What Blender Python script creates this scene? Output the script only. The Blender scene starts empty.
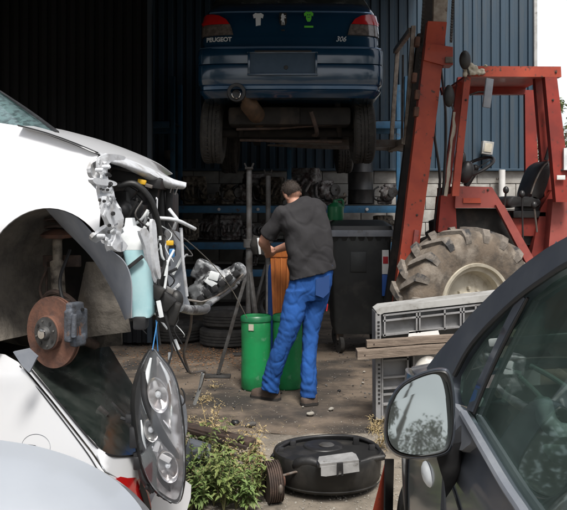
import bpy, bmesh, math, random
from mathutils import Vector, Matrix, noise
from mathutils.geometry import delaunay_2d_cdt
random.seed(7)
PI = math.pi
F = 800.0; CX = 283.5; HY = 205.0; H = 1.5          # lens and eye height measured from the photograph
scene = bpy.context.scene
col = scene.collection

def at(px, py, d):
    return Vector(((px - CX) / F * d, d, H - (py - HY) / F * d))

# ------------------------------------------------------------------ materials
def mat(name, c1, c2=None, rough=0.6, metal=0.0, scale=6.0, bump=0.0, bscale=None, coat=0.0, rough2=None,
        lo=0.4, hi=0.62, stretch=None, c3=None, s3=2.0, lo3=0.55, hi3=0.7, spec=0.5, detail=6):
    m = bpy.data.materials.new(name); m.use_nodes = True
    nt = m.node_tree; b = nt.nodes['Principled BSDF']
    b.inputs['Roughness'].default_value = rough; b.inputs['Metallic'].default_value = metal
    b.inputs['Base Color'].default_value = (*c1, 1); b.inputs['Coat Weight'].default_value = coat
    b.inputs['Coat Roughness'].default_value = 0.08
    b.inputs['Specular IOR Level'].default_value = spec
    tc = nt.nodes.new('ShaderNodeTexCoord'); src = tc.outputs['Object']
    if stretch:
        mp = nt.nodes.new('ShaderNodeMapping'); mp.inputs['Scale'].default_value = stretch
        nt.links.new(src, mp.inputs[0]); src = mp.outputs[0]
    def nz(s, d=6):
        n = nt.nodes.new('ShaderNodeTexNoise'); n.inputs['Scale'].default_value = s
        n.inputs['Detail'].default_value = d; n.inputs['Roughness'].default_value = .62
        nt.links.new(src, n.inputs['Vector']); return n
    def ramp(fac, a, b_):
        r = nt.nodes.new('ShaderNodeMapRange'); r.inputs['From Min'].default_value = a; r.inputs['From Max'].default_value = b_
        nt.links.new(fac, r.inputs['Value']); return r.outputs[0]
    if c2 is not None:
        n = nz(scale, detail); f = ramp(n.outputs['Fac'], lo, hi)
        mx = nt.nodes.new('ShaderNodeMix'); mx.data_type = 'RGBA'
        mx.inputs['A'].default_value = (*c1, 1); mx.inputs['B'].default_value = (*c2, 1)
        nt.links.new(f, mx.inputs['Factor']); out = mx.outputs['Result']
        if c3 is not None:
            n3 = nz(s3, 8); f3 = ramp(n3.outputs['Fac'], lo3, hi3)
            m3 = nt.nodes.new('ShaderNodeMix'); m3.data_type = 'RGBA'
            nt.links.new(out, m3.inputs['A']); m3.inputs['B'].default_value = (*c3, 1)
            nt.links.new(f3, m3.inputs['Factor']); out = m3.outputs['Result']
        nt.links.new(out, b.inputs['Base Color'])
        if rough2 is not None:
            rr = nt.nodes.new('ShaderNodeMapRange'); nt.links.new(f, rr.inputs['Value'])
            rr.inputs['To Min'].default_value = rough; rr.inputs['To Max'].default_value = rough2
            nt.links.new(rr.outputs[0], b.inputs['Roughness'])
    if bump:
        n2 = nz(bscale or scale * 4, 8); bp = nt.nodes.new('ShaderNodeBump')
        bp.inputs['Strength'].default_value = bump; bp.inputs['Distance'].default_value = .02
        nt.links.new(n2.outputs['Fac'], bp.inputs['Height']); nt.links.new(bp.outputs[0], b.inputs['Normal'])
    return m

def glass_mat(name, tint, gloss=0.10, rough=0.02, dust_haze=None, dust_haze_f=.2):
    m = bpy.data.materials.new(name); m.use_nodes = True; nt = m.node_tree
    nt.nodes.clear()
    o = nt.nodes.new('ShaderNodeOutputMaterial'); mx = nt.nodes.new('ShaderNodeMixShader')
    t = nt.nodes.new('ShaderNodeBsdfTransparent'); g = nt.nodes.new('ShaderNodeBsdfGlossy')
    t.inputs[0].default_value = (*tint, 1); g.inputs['Roughness'].default_value = rough
    g.inputs['Color'].default_value = (.9, 1, .97, 1)
    lw_ = nt.nodes.new('ShaderNodeLayerWeight'); lw_.inputs[0].default_value = .5; fr = nt.nodes.new('ShaderNodeMath'); fr.operation = 'POWER'; fr.inputs[1].default_value = 4.0; nt.links.new(lw_.outputs['Facing'], fr.inputs[0])
    ad = nt.nodes.new('ShaderNodeMath'); ad.operation = 'ADD'; ad.inputs[1].default_value = gloss; ad.use_clamp = True
    nt.links.new(fr.outputs[0], ad.inputs[0]); nt.links.new(ad.outputs[0], mx.inputs[0])
    nt.links.new(t.outputs[0], mx.inputs[1]); nt.links.new(g.outputs[0], mx.inputs[2]); nt.links.new(mx.outputs[0], o.inputs[0])
    if dust_haze:
        df = nt.nodes.new('ShaderNodeBsdfDiffuse'); df.inputs[0].default_value = (*dust_haze, 1); m2 = nt.nodes.new('ShaderNodeMixShader')
        tc = nt.nodes.new('ShaderNodeTexCoord'); n = nt.nodes.new('ShaderNodeTexNoise'); n.inputs['Scale'].default_value = 5; n.inputs['Detail'].default_value = 7
        mr = nt.nodes.new('ShaderNodeMapRange'); mr.inputs['From Min'].default_value = .35; mr.inputs['From Max'].default_value = .7
        mr.inputs['To Min'].default_value = dust_haze_f * .6; mr.inputs['To Max'].default_value = dust_haze_f * 1.6
        nt.links.new(tc.outputs['Object'], n.inputs[0]); nt.links.new(n.outputs['Fac'], mr.inputs[0]); nt.links.new(mr.outputs[0], m2.inputs[0])
        nt.links.new(mx.outputs[0], m2.inputs[1]); nt.links.new(df.outputs[0], m2.inputs[2]); nt.links.new(m2.outputs[0], o.inputs[0])
    return m

M = {}
M['white_paint'] = mat('white_paint', (.74, .75, .77), (.68, .695, .72), rough=.28, coat=.6, scale=2.2, lo=.45, hi=.75)
M['white_dirty'] = mat('white_dirty', (.60, .62, .65), (.30, .29, .28), rough=.4, scale=14, lo=.48, hi=.72, bump=.15)
M['silver_paint'] = mat('silver_paint', (.44, .47, .51), (.40, .43, .47), rough=.30, metal=.35, coat=.7, scale=1.5)
M['blue_paint'] = mat('blue_paint', (.004, .034, .078), (.006, .040, .088), rough=.22, metal=.1, coat=1.0, scale=3)
M['graphite_paint'] = mat('graphite_paint', (.085, .098, .125), (.115, .13, .155), rough=.32, metal=.3, coat=.6, scale=5, c3=(.15, .15, .15), s3=9, lo3=.62, hi3=.8)
M['black_plastic'] = mat('black_plastic', (.014, .014, .015), (.032, .032, .033), rough=.45, scale=14, lo=.5, hi=.7)
M['black_dusty'] = mat('black_dusty', (.012, .012, .012), (.045, .042, .038), rough=.5, scale=7, lo=.48, hi=.75, bump=.1)
M['grey_plastic'] = mat('grey_plastic', (.17, .185, .21), (.24, .25, .27), rough=.6, scale=5, c3=(.12, .11, .10), s3=9)
M['caliper'] = mat('caliper', (.10, .115, .14), (.05, .05, .055), rough=.6, metal=.2, scale=20, bump=.3, c3=(.16, .10, .07), s3=14, lo3=.6)
M['lamp_plastic'] = mat('lamp_plastic', (.09, .095, .10), (.30, .31, .32), rough=.35, scale=11, lo=.5, hi=.6, c3=(.025, .025, .027), s3=17, lo3=.5, hi3=.58)
M['lamp_bezel'] = mat('lamp_bezel', (.80, .79, .78), (.16, .145, .14), rough=.25, metal=.5, scale=7, lo=.46, hi=.54, c3=(.26, .17, .13), s3=5, lo3=.55, hi3=.62, detail=2)
M['silver_box'] = mat('silver_box', (.42, .42, .42), (.30, .30, .30), rough=.45, metal=.3, scale=14, c3=(.15, .14, .12), s3=20, lo3=.6)
M['worn_beige'] = mat('worn_beige', (.36, .32, .27), (.20, .16, .13), rough=.75, scale=12, c3=(.10, .055, .035), s3=9, lo3=.6)
M['liner'] = mat('liner', (.16, .175, .205), (.22, .235, .26), rough=.65, scale=6, c3=(.19, .17, .15), s3=3)
M['wheelwell'] = mat('wheelwell', (.175, .155, .13), (.085, .076, .066), rough=.95, scale=7, bump=.5, c3=(.29, .25, .20), s3=3.2, lo3=.5, hi3=.72)
M['rust'] = mat('rust', (.15, .068, .044), (.085, .045, .034), rough=.8, metal=.1, scale=22, bump=.2, c3=(.20, .10, .068), s3=7)
M['dark_rust'] = mat('dark_rust', (.045, .032, .027), (.085, .055, .042), rough=.85, scale=18, bump=.3)
M['steel'] = mat('steel', (.42, .42, .42), (.25, .24, .23), rough=.35, metal=.85, scale=9)
M['dark_steel'] = mat('dark_steel', (.10, .10, .10), (.055, .05, .046), rough=.6, metal=.5, scale=12, bump=.2)
M['casting'] = mat('casting', (.28, .275, .27), (.055, .029, .026), rough=.6, metal=.3, scale=16, bump=.35, c3=(.25, .24, .23), s3=9, lo3=.58, hi3=.7)
M['casting_warm'] = mat('casting_warm', (.26, .225, .18), (.035, .028, .022), rough=.75, metal=.2, scale=14, bump=.35, c3=(.22, .19, .15), s3=8)
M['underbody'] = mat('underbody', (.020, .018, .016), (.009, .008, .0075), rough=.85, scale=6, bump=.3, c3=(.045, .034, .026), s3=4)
M['muffler'] = mat('muffler', (.15, .095, .06), (.08, .055, .038), rough=.7, metal=.3, scale=10, bump=.1)
M['aqua'] = mat('aqua', (.30, .52, .56), (.40, .60, .63), rough=.35, scale=4, c3=(.62, .78, .80), s3=3)
M['milky'] = mat('milky', (.74, .77, .78), (.58, .61, .62), rough=.4, scale=9)
M['rubber'] = mat('rubber', (.028, .027, .026), (.05, .047, .043), rough=.85, scale=16, bump=.2)
M['rubber_mud'] = mat('rubber_mud', (.165, .130, .098), (.075, .064, .054), rough=.95, scale=7, bump=.4, c3=(.26, .225, .185), s3=5, lo3=.5, hi3=.66)
M['rubber_lug'] = mat('rubber_lug', (.24, .21, .18), (.12, .105, .09), rough=.95, scale=9, bump=.35, c3=(.05, .05, .052), s3=6, lo3=.54, hi3=.6)
M['cream'] = mat('cream', (.53, .49, .40), (.42, .38, .30), rough=.6, scale=8, c3=(.25, .20, .14), s3=5, lo3=.6, hi3=.75)
M['red_paint'] = mat('red_paint', (.30, .042, .030), (.19, .032, .026), spec=.3, rough=.55, scale=3, c3=(.09, .035, .028), s3=17, lo3=.60, hi3=.67, coat=.1)
M['orange_red'] = mat('orange_red', (.42, .074, .040), (.30, .050, .032), spec=.3, rough=.55, scale=3, c3=(.10, .045, .035), s3=18, lo3=.60, hi3=.66, coat=.1)
M['pink_red'] = mat('pink_red', (.33, .075, .060), (.21, .042, .036), rough=.6, scale=3, c3=(.12, .05, .04), s3=15, lo3=.60, hi3=.68)
M['galv'] = mat('galv', (.17, .16, .15), (.13, .10, .08), rough=.6, metal=.4, scale=14, c3=(.10, .055, .035), s3=9, lo3=.6)
M['vinyl'] = mat('vinyl', (.016, .016, .017), (.03, .03, .031), rough=.4, scale=8, bump=.08)
M['cladding'] = mat('cladding', (.024, .052, .082), (.032, .064, .098), rough=.55, scale=1.2, stretch=(3, 3, .4), c3=(.05, .066, .08), s3=2.5, lo3=.5, hi3=.75)
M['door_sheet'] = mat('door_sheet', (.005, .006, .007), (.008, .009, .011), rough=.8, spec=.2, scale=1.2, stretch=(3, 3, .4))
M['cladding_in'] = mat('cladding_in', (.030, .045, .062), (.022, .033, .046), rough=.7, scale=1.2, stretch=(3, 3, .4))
M['block'] = mat('block', (.42, .41, .385), (.33, .315, .29), rough=.9, scale=7, bump=.25, c3=(.22, .20, .18), s3=2)
M['mortar'] = mat('mortar', (.20, .19, .18), (.15, .14, .13), rough=.95, scale=12)
M['rack_blue'] = mat('rack_blue', (.035, .15, .29), (.03, .11, .20), rough=.5, scale=9, c3=(.08, .06, .05), s3=11, lo3=.6)
M['roofsheet'] = mat('roofsheet', (.055, .055, .055), (.04, .04, .04), rough=.8, scale=3)
M['concrete'] = mat('concrete', (.155, .120, .090), (.078, .060, .045), rough=.92, scale=2.2, bump=.6, bscale=30, c3=(.034, .029, .025), s3=1.1, lo3=.46, hi3=.62)
M['slab_edge'] = mat('slab_edge', (.26, .235, .20), (.15, .13, .11), rough=.95, scale=8, bump=.6, bscale=30)
M['dirt'] = mat('dirt', (.27, .235, .19), (.175, .15, .118), rough=.95, scale=2.4, bump=.6, bscale=35, c3=(.11, .095, .075), s3=5, lo3=.52, hi3=.72)
M['pebble'] = mat('pebble', (.34, .32, .28), (.18, .165, .14), rough=.9, scale=9)
M['chip'] = mat('chip', (.26, .13, .06), (.14, .08, .045), rough=.9, scale=20)
M['rubble'] = mat('rubble', (.12, .115, .11), (.05, .045, .04), rough=.9, scale=15, bump=.3)
M['green_plastic'] = mat('green_plastic', (.010, .25, .075), (.012, .17, .055), rough=.45, scale=4, c3=(.09, .26, .14), s3=13, lo3=.58, hi3=.72, bump=.12, rough2=.6)
M['dark_green'] = mat('dark_green', (.012, .13, .05), rough=.4)
M['brown_plastic'] = mat('brown_plastic', (.46, .15, .035), (.33, .10, .028), rough=.5, scale=6, stretch=(4, 4, 1))
M['blue_plastic'] = mat('blue_plastic', (.02, .09, .35), rough=.45)
M['container'] = mat('container', (.016, .018, .019), (.026, .028, .028), rough=.45, scale=5, c3=(.055, .053, .048), s3=6, lo3=.55, hi3=.8)
M['crate'] = mat('crate', (.26, .26, .265), (.19, .19, .19), rough=.7, scale=6, c3=(.12, .11, .10), s3=10, lo3=.57, hi3=.72)
M['crate_top'] = mat('crate_top', (.40, .40, .39), (.27, .265, .25), rough=.7, scale=6, c3=(.16, .15, .13), s3=12, lo3=.58, hi3=.72)
M['wood'] = mat('wood', (.23, .18, .14), (.13, .10, .078), rough=.85, scale=8, stretch=(1, 8, 12), bump=.4, bscale=14, c3=(.34, .28, .22), s3=3)
M['paper'] = mat('paper', (.72, .72, .70), (.62, .61, .6), rough=.8, scale=4)
M['skin'] = mat('skin', (.50, .27, .19), (.44, .22, .15), rough=.55, scale=9)
M['hair'] = mat('hair', (.018, .012, .009), (.036, .024, .017), rough=.8, scale=90, bump=.18, bscale=260)
M['tshirt'] = mat('tshirt', (.027, .026, .028), (.037, .036, .038), rough=.95, scale=4, bump=.1, bscale=60, c3=(.085, .08, .073), s3=2.2, lo3=.62, hi3=.85, spec=.2)
M['workblue'] = mat('workblue', (.020, .085, .30), (.016, .064, .22), rough=.9, scale=4, bump=.1, bscale=70, c3=(.02, .06, .22), s3=3, lo3=.58, hi3=.8, spec=.2)
M['workdark'] = mat('workdark', (.014, .050, .17), rough=.9)
M['redtrim'] = mat('redtrim', (.45, .02, .03), rough=.7)
M['shoe'] = mat('shoe', (.11, .075, .055), (.06, .045, .036), rough=.8, scale=12, bump=.3)
M['sole'] = mat('sole', (.025, .022, .02), rough=.9)
M['leaf'] = mat('leaf', (.12, .19, .05), (.20, .25, .09), rough=.6, scale=9)
M['leaf2'] = mat('leaf2', (.14, .19, .05), (.20, .22, .075), rough=.7, scale=9)
M['dry'] = mat('dry', (.42, .33, .17), (.30, .22, .11), rough=.9, scale=12)
M['stem'] = mat('stem', (.13, .15, .06), (.19, .14, .08), rough=.8, scale=9)
M['treeleaf'] = mat('treeleaf', (.035, .065, .020), (.055, .095, .030), rough=.7, scale=.8)
M['paleleaf'] = mat('paleleaf', (.22, .27, .14), (.30, .34, .20), rough=.8, scale=.8)
M['bark'] = mat('bark', (.11, .085, .065), (.07, .055, .04), rough=.95, scale=5)
M['chrome'] = mat('chrome', (.75, .76, .78), rough=.12, metal=1.0)
M['mirror'] = mat('mirror', (.42, .46, .45), rough=.022, metal=.9)
M['reflector'] = mat('reflector', (.62, .59, .56), (.42, .35, .31), rough=.35, metal=.15, scale=6, lo=.4, hi=.6)
M['clear_lens'] = glass_mat('clear_lens', (.96, .96, .97), gloss=.035, rough=.06, dust_haze=(.62, .62, .65), dust_haze_f=.06)
M['bowl'] = mat('bowl', (.80, .79, .78), (.62, .58, .56), rough=.16, metal=.85, scale=9)
M['car_glass'] = glass_mat('car_glass', (.52, .62, .59), gloss=.07, dust_haze=(.24, .31, .285), dust_haze_f=.13)  # pale film lifts the dark panes: haze painted into the glass
M['dark_glass'] = mat('dark_glass', (.014, .020, .018), (.045, .052, .047), rough=.10, scale=5, c3=(.11, .118, .108), s3=2.5, lo3=.52, hi3=.75, rough2=.3, coat=.5)
M['screen_glass'] = mat('screen_glass', (.10, .17, .17), (.035, .06, .06), rough=.08, scale=30, lo=.45, hi=.6, coat=1)
M['taillight'] = mat('taillight', (.52, .012, .012), (.42, .01, .012), rough=.15, coat=1, scale=20)
M['taillight_clear'] = mat('taillight_clear', (.16, .14, .13), (.08, .07, .065), rough=.15, coat=1, scale=30)
M['taillight_dark'] = mat('taillight_dark', (.20, .012, .012), rough=.15, coat=1)
M['sky_glint'] = mat('sky_glint', (.16, .28, .46), rough=.25, metal=.4, coat=1)  # light blue standing for sky reflected on the blue car's ledges
M['plate'] = mat('plate', (.022, .055, .10), (.030, .065, .115), rough=.5, scale=20)
M['sticker_green'] = mat('sticker_green', (.12, .62, .05), rough=.5)
M['sticker_white'] = mat('sticker_white', (.62, .68, .74), rough=.5)
M['yellow'] = mat('yellow', (.65, .38, .02), rough=.5)
M['cable_blue'] = mat('cable_blue', (.04, .17, .38), rough=.5)
M['interior'] = mat('interior', (.45, .50, .48), (.36, .40, .38), rough=.8, scale=8)
M['interior_dark'] = mat('interior_dark', (.05, .058, .058), rough=.8)
M['lamp_amber'] = mat('lamp_amber', (.55, .52, .46), rough=.2, coat=1)

def add_cracks(m, scale, width):
    nt = m.node_tree; b = nt.nodes['Principled BSDF']; old = b.inputs['Base Color'].links[0].from_socket
    tc = nt.nodes.new('ShaderNodeTexCoord'); n = nt.nodes.new('ShaderNodeTexNoise'); n.inputs['Scale'].default_value = 3.5; n.inputs['Detail'].default_value = 5
    nt.links.new(tc.outputs['Object'], n.inputs[0]); va = nt.nodes.new('ShaderNodeVectorMath'); va.operation = 'MULTIPLY_ADD'
    va.inputs[1].default_value = (.35, .35, .35); nt.links.new(n.outputs['Color'], va.inputs[0]); nt.links.new(tc.outputs['Object'], va.inputs[2])
    v = nt.nodes.new('ShaderNodeTexVoronoi'); v.feature = 'DISTANCE_TO_EDGE'; v.inputs['Scale'].default_value = scale; nt.links.new(va.outputs[0], v.inputs['Vector'])
    r = nt.nodes.new('ShaderNodeMapRange'); r.inputs['From Max'].default_value = width; r.inputs['To Min'].default_value = .75; r.inputs['To Max'].default_value = 0; nt.links.new(v.outputs['Distance'], r.inputs[0])
    mx = nt.nodes.new('ShaderNodeMix'); mx.data_type = 'RGBA'; mx.inputs['B'].default_value = (.025, .021, .018, 1)
    nt.links.new(old, mx.inputs['A']); nt.links.new(r.outputs[0], mx.inputs['Factor']); nt.links.new(mx.outputs['Result'], b.inputs['Base Color'])
add_cracks(M['concrete'], .75, .008)
# ------------------------------------------------------------------ mesh builder
class MB:
    def __init__(s): s.v = []; s.f = []
    def add(s, vs, fs):
        o = len(s.v); s.v += [Vector(v) for v in vs]; s.f += [tuple(i + o for i in f) for f in fs]; return s
    def box(s, c, size, rot=None, bev=0.0):
        c = Vector(c); hx, hy, hz = [k / 2 for k in size]
        if bev:
            b = min(bev, hx * .45, hy * .45, hz * .45)
            bm = bmesh.new(); bmesh.ops.create_cube(bm, size=1)
            for v in bm.verts: v.co = Vector((v.co.x * 2 * hx, v.co.y * 2 * hy, v.co.z * 2 * hz))
            bmesh.ops.bevel(bm, geom=list(bm.edges), offset=b, segments=2, profile=.6, affect='EDGES')
            vs = [v.co.copy() for v in bm.verts]; fs = [[v.index for v in f.verts] for f in bm.faces]; bm.free()
        else:
            vs = [Vector((x, y, z)) for x in (-hx, hx) for y in (-hy, hy) for z in (-hz, hz)]
            fs = [(0, 1, 3, 2), (4, 6, 7, 5), (0, 4, 5, 1), (2, 3, 7, 6), (0, 2, 6, 4), (1, 5, 7, 3)]
        if rot is not None: vs = [rot @ v for v in vs]
        return s.add([v + c for v in vs], fs)
    def beam(s, a, b, w, h, up=(0, 0, 1), bev=0.004):
        a = Vector(a); b = Vector(b); d = b - a; L = d.length; x = d / L
        up = Vector(up); z = (up - x * up.dot(x))
        if z.length < 1e-4: z = Vector((0, 1, 0)) - x * x.y
        z.normalize(); y = z.cross(x)
        R = Matrix((x, y, z)).transposed()
        return s.box((a + b) / 2, (L, w, h), R, bev)
    def tube(s, pts, r, seg=10, cap=True, smooth=0):
        pts = [Vector(p) for p in pts]
        if smooth: pts = cr(pts, smooth)
        n = len(pts)
        rs = r if isinstance(r, (list, tuple)) else [r] * n
        if len(rs) != n: rs = [rs[0] + (rs[-1] - rs[0]) * i / (n - 1) if len(rs) == 2 else lerp_list(rs, i / (n - 1)) for i in range(n)]
        prev = None; vs = []; fs = []
        for i, p in enumerate(pts):
            t = (pts[min(i + 1, n - 1)] - pts[max(i - 1, 0)]).normalized()
            if prev is None:
                a = Vector((0, 0, 1)) if abs(t.z) < .9 else Vector((1, 0, 0))
            else: a = prev
            u = (a - t * a.dot(t)).normalized(); w = t.cross(u); prev = u
            for k in range(seg):
                an = 2 * PI * k / seg; vs.append(p + (u * math.cos(an) + w * math.sin(an)) * rs[i])
        for i in range(n - 1):
            for k in range(seg):
                fs.append((i * seg + k, i * seg + (k + 1) % seg, (i + 1) * seg + (k + 1) % seg, (i + 1) * seg + k))
        if cap: fs.append(tuple(reversed(range(seg)))); fs.append(tuple((n - 1) * seg + k for k in range(seg)))
        return s.add(vs, fs)
    def lathe(s, c, axis, prof, seg=32, closed=False):
        """prof: list of (radius, distance along axis)"""
        c = Vector(c); t = Vector(axis).normalized()
        a = Vector((0, 0, 1)) if abs(t.z) < .9 else Vector((1, 0, 0))
        u = (a - t * a.dot(t)).normalized(); w = t.cross(u); vs = []; fs = []; n = len(prof)
        for r, h in prof:
            for k in range(seg):
                an = 2 * PI * k / seg; vs.append(c + t * h + (u * math.cos(an) + w * math.sin(an)) * max(r, 1e-4))
        for i in range(n - 1 + (1 if closed else 0)):
            j = (i + 1) % n
            for k in range(seg):
                fs.append((i * seg + k, i * seg + (k + 1) % seg, j * seg + (k + 1) % seg, j * seg + k))
        return s.add(vs, fs)
    def ball(s, c, r, seg=14, rings=9, rot=None):
        c = Vector(c); r = Vector(r) if not isinstance(r, (int, float)) else Vector((r, r, r)); vs = []; fs = []
        for i in range(rings + 1):
            th = PI * i / rings
            for k in range(seg):
                ph = 2 * PI * k / seg
                v = Vector((r.x * math.sin(th) * math.cos(ph), r.y * math.sin(th) * math.sin(ph), r.z * math.cos(th)))
                if rot is not None: v = rot @ v
                vs.append(c + v)
        for i in range(rings):
            for k in range(seg):
                fs.append((i * seg + k, (i + 1) * seg + k, (i + 1) * seg + (k + 1) % seg, i * seg + (k + 1) % seg))
        return s.add(vs, fs)
    def rings(s, rs, cap=True):
        seg = len(rs[0]); vs = [v for r in rs for v in r]; fs = []
        for i in range(len(rs) - 1):
            for k in range(seg):
                fs.append((i * seg + k, i * seg + (k + 1) % seg, (i + 1) * seg + (k + 1) % seg, (i + 1) * seg + k))
        if cap: fs.append(tuple(reversed(range(seg)))); fs.append(tuple((len(rs) - 1) * seg + k for k in range(seg)))
        return s.add(vs, fs)
    def prism(s, pts, off):
        pts = [Vector(p) for p in pts]; off = Vector(off); n = len(pts)
        return s.add(pts + [p + off for p in pts], [tuple(range(n)), tuple(reversed(range(n, 2 * n)))] +
                     [(i, i + n, (i + 1) % n + n, (i + 1) % n) for i in range(n)])
    def patch(s, rows, nu=6, nv=6, thick=0.0, toward=None):
        rows = [cr([Vector(p) for p in r], nu) for r in rows]
        cols = [cr([r[j] for r in rows], nv) for j in range(len(rows[0]))]
        nU = len(cols); nV = len(cols[0]); vs = [cols[j][i] for i in range(nV) for j in range(nU)]
        fs = [(i * nU + j, i * nU + j + 1, (i + 1) * nU + j + 1, (i + 1) * nU + j) for i in range(nV - 1) for j in range(nU - 1)]
        if thick: vs, fs = solid(vs, fs, thick, toward)
        return s.add(vs, fs)
    def panel(s, outline, fn, step, holes=(), thick=.003, back=None, sm=0):
        """outline in 2-D, fn maps (a, b) to a world point; interior points on a grid so the panel can curve"""
        vs, fs = fill2d(outline, step, holes)
        vs = [fn(a, b) for a, b in vs]
        vs, fs = solid(vs, fs, thick, back)
        return s.add(vs, fs)
    def build(s, name, m, parent=None, sharp=38, smooth=True, jitter=0.0):
        me = bpy.data.meshes.new(name)
        o = Vector((0, 0, 0)) if parent is None else world_loc(parent)
        me.from_pydata([v - o for v in s.v], [], s.f); me.validate(); me.update()
        bm = bmesh.new(); bm.from_mesh(me); bmesh.ops.recalc_face_normals(bm, faces=bm.faces); bm.to_mesh(me); bm.free()
        if smooth:
            me.polygons.foreach_set('use_smooth', [True] * len(me.polygons)); me.set_sharp_from_angle(angle=math.radians(sharp))
        ms = m if isinstance(m, (list, tuple)) else [m]
        for q in ms: me.materials.append(M[q] if isinstance(q, str) else q)
        ob = bpy.data.objects.new(name, me); col.objects.link(ob)
        if parent is not None: ob.parent = parent
        return ob

def lerp_list(rs, t):
    x = t * (len(rs) - 1); i = min(int(x), len(rs) - 2); return rs[i] + (rs[i + 1] - rs[i]) * (x - i)
def world_loc(o):
    v = Vector((0, 0, 0))
    while o is not None: v += o.location; o = o.parent
    return v
def cr(p, n, closed=False):
    """Catmull-Rom through points, n steps between neighbours"""
    if n <= 1 or len(p) < 2: return list(p)
    N = len(p); out = []
    for i in range(N if closed else N - 1):
        if closed: p0, p1, p2, p3 = p[i - 1], p[i], p[(i + 1) % N], p[(i + 2) % N]
        else:
            p1, p2 = p[i], p[i + 1]; p0 = p[i - 1] if i else p1 * 2 - p2; p3 = p[i + 2] if i + 2 < N else p2 * 2 - p1
        for k in range(n):
            t = k / n
            out.append(.5 * ((2 * p1) + (p2 - p0) * t + (2 * p0 - 5 * p1 + 4 * p2 - p3) * t * t + (3 * p1 - p0 - 3 * p2 + p3) * t ** 3))
    if not closed: out.append(p[-1])
    return out
def cr2(p, n=5, closed=True):
    return [(v.x, v.y) for v in cr([Vector((a, b)) for a, b in p], n, closed)]
def inside(x, y, poly):
    c = False; j = len(poly) - 1
    for i in range(len(poly)):
        xi, yi = poly[i]; xj, yj = poly[j]
        if (yi > y) != (yj > y) and x < (xj - xi) * (y - yi) / (yj - yi) + xi: c = not c
        j = i
    return c
def fill2d(outline, step, holes=()):
    vs = []; es = []
    def ring(r):
        pts = []
        for i in range(len(r)):
            a = Vector(r[i]); b = Vector(r[(i + 1) % len(r)]); n = max(1, int((b - a).length / step + .5))
            for k in range(n): pts.append(a + (b - a) * k / n)
        o = len(vs); vs.extend(pts); es.extend([(o + i, o + (i + 1) % len(pts)) for i in range(len(pts))])
    ring(outline)
    for h in holes: ring(h)
    edge = [v.copy() for v in vs]
    x0 = min(v[0] for v in outline); x1 = max(v[0] for v in outline); y0 = min(v[1] for v in outline); y1 = max(v[1] for v in outline)
    y = y0 + step / 2; row = 0
    while y < y1:
        x = x0 + step * (.5 if row % 2 else .0)
        while x < x1:
            if inside(x, y, outline) and not any(inside(x, y, h) for h in holes):
                if all((v.x - x) ** 2 + (v.y - y) ** 2 > (step * .45) ** 2 for v in edge): vs.append(Vector((x, y)))
            x += step
        y += step * .87; row += 1
    r = delaunay_2d_cdt(vs, es, [], 0, 1e-7)
    V = r[0]; out = []
    for f in r[2]:
        cx = sum(V[i].x for i in f) / len(f); cy = sum(V[i].y for i in f) / len(f)
        if inside(cx, cy, outline) and not any(inside(cx, cy, h) for h in holes): out.append(tuple(f))
    return [(v.x, v.y) for v in V], out
def solid(vs, fs, t, toward=None):
    """give a sheet thickness t, growing on the side of `toward` (a world vector) or along its own normals"""
    me = bpy.data.meshes.new('tmp'); me.from_pydata(vs, [], fs); bm = bmesh.new(); bm.from_mesh(me); bpy.data.meshes.remove(me)
    bmesh.ops.recalc_face_normals(bm, faces=bm.faces); bm.normal_update(); bm.verts.ensure_lookup_table()
    tot = Vector((0, 0, 0))
    for f in bm.faces: tot += f.normal * f.calc_area()
    sg = 1 if toward is None or tot.dot(Vector(toward)) > 0 else -1
    V = [v.co.copy() for v in bm.verts]; N = [v.normal.copy() * sg for v in bm.verts]
    Fa = [tuple(v.index for v in f.verts) for f in bm.faces]; n = len(V)
    B = [tuple(v.index for v in e.verts) for e in bm.edges if e.is_boundary]; bm.free()
    V2 = V + [V[i] + N[i] * t for i in range(n)]
    return V2, Fa + [tuple(reversed([i + n for i in f])) for f in Fa] + [(a, b, b + n, a + n) for a, b in B]

def remesh(ob, vox=.008, smooth=3, disp=None):
    md = ob.modifiers.new('r', 'REMESH'); md.mode = 'VOXEL'; md.voxel_size = vox; md.use_smooth_shade = True
    dg = bpy.context.evaluated_depsgraph_get(); dg.update()
    me = bpy.data.meshes.new_from_object(ob.evaluated_get(dg)); ob.modifiers.clear()
    for m in ob.data.materials:
        if m.name not in [q.name for q in me.materials if q]: me.materials.append(m)
    bm = bmesh.new(); bm.from_mesh(me)
    for _ in range(smooth): bmesh.ops.smooth_vert(bm, verts=bm.verts, factor=.5, use_axis_x=True, use_axis_y=True, use_axis_z=True)
    if disp:
        bm.normal_update()
        o = world_loc(ob)
        for v in bm.verts: v.co += v.normal * disp(v.co + o)
    for f in bm.faces: f.smooth = True
    bm.to_mesh(me); bm.free(); old = ob.data; nm = old.name; ob.data = me; bpy.data.meshes.remove(old); me.name = nm
    return ob

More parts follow.
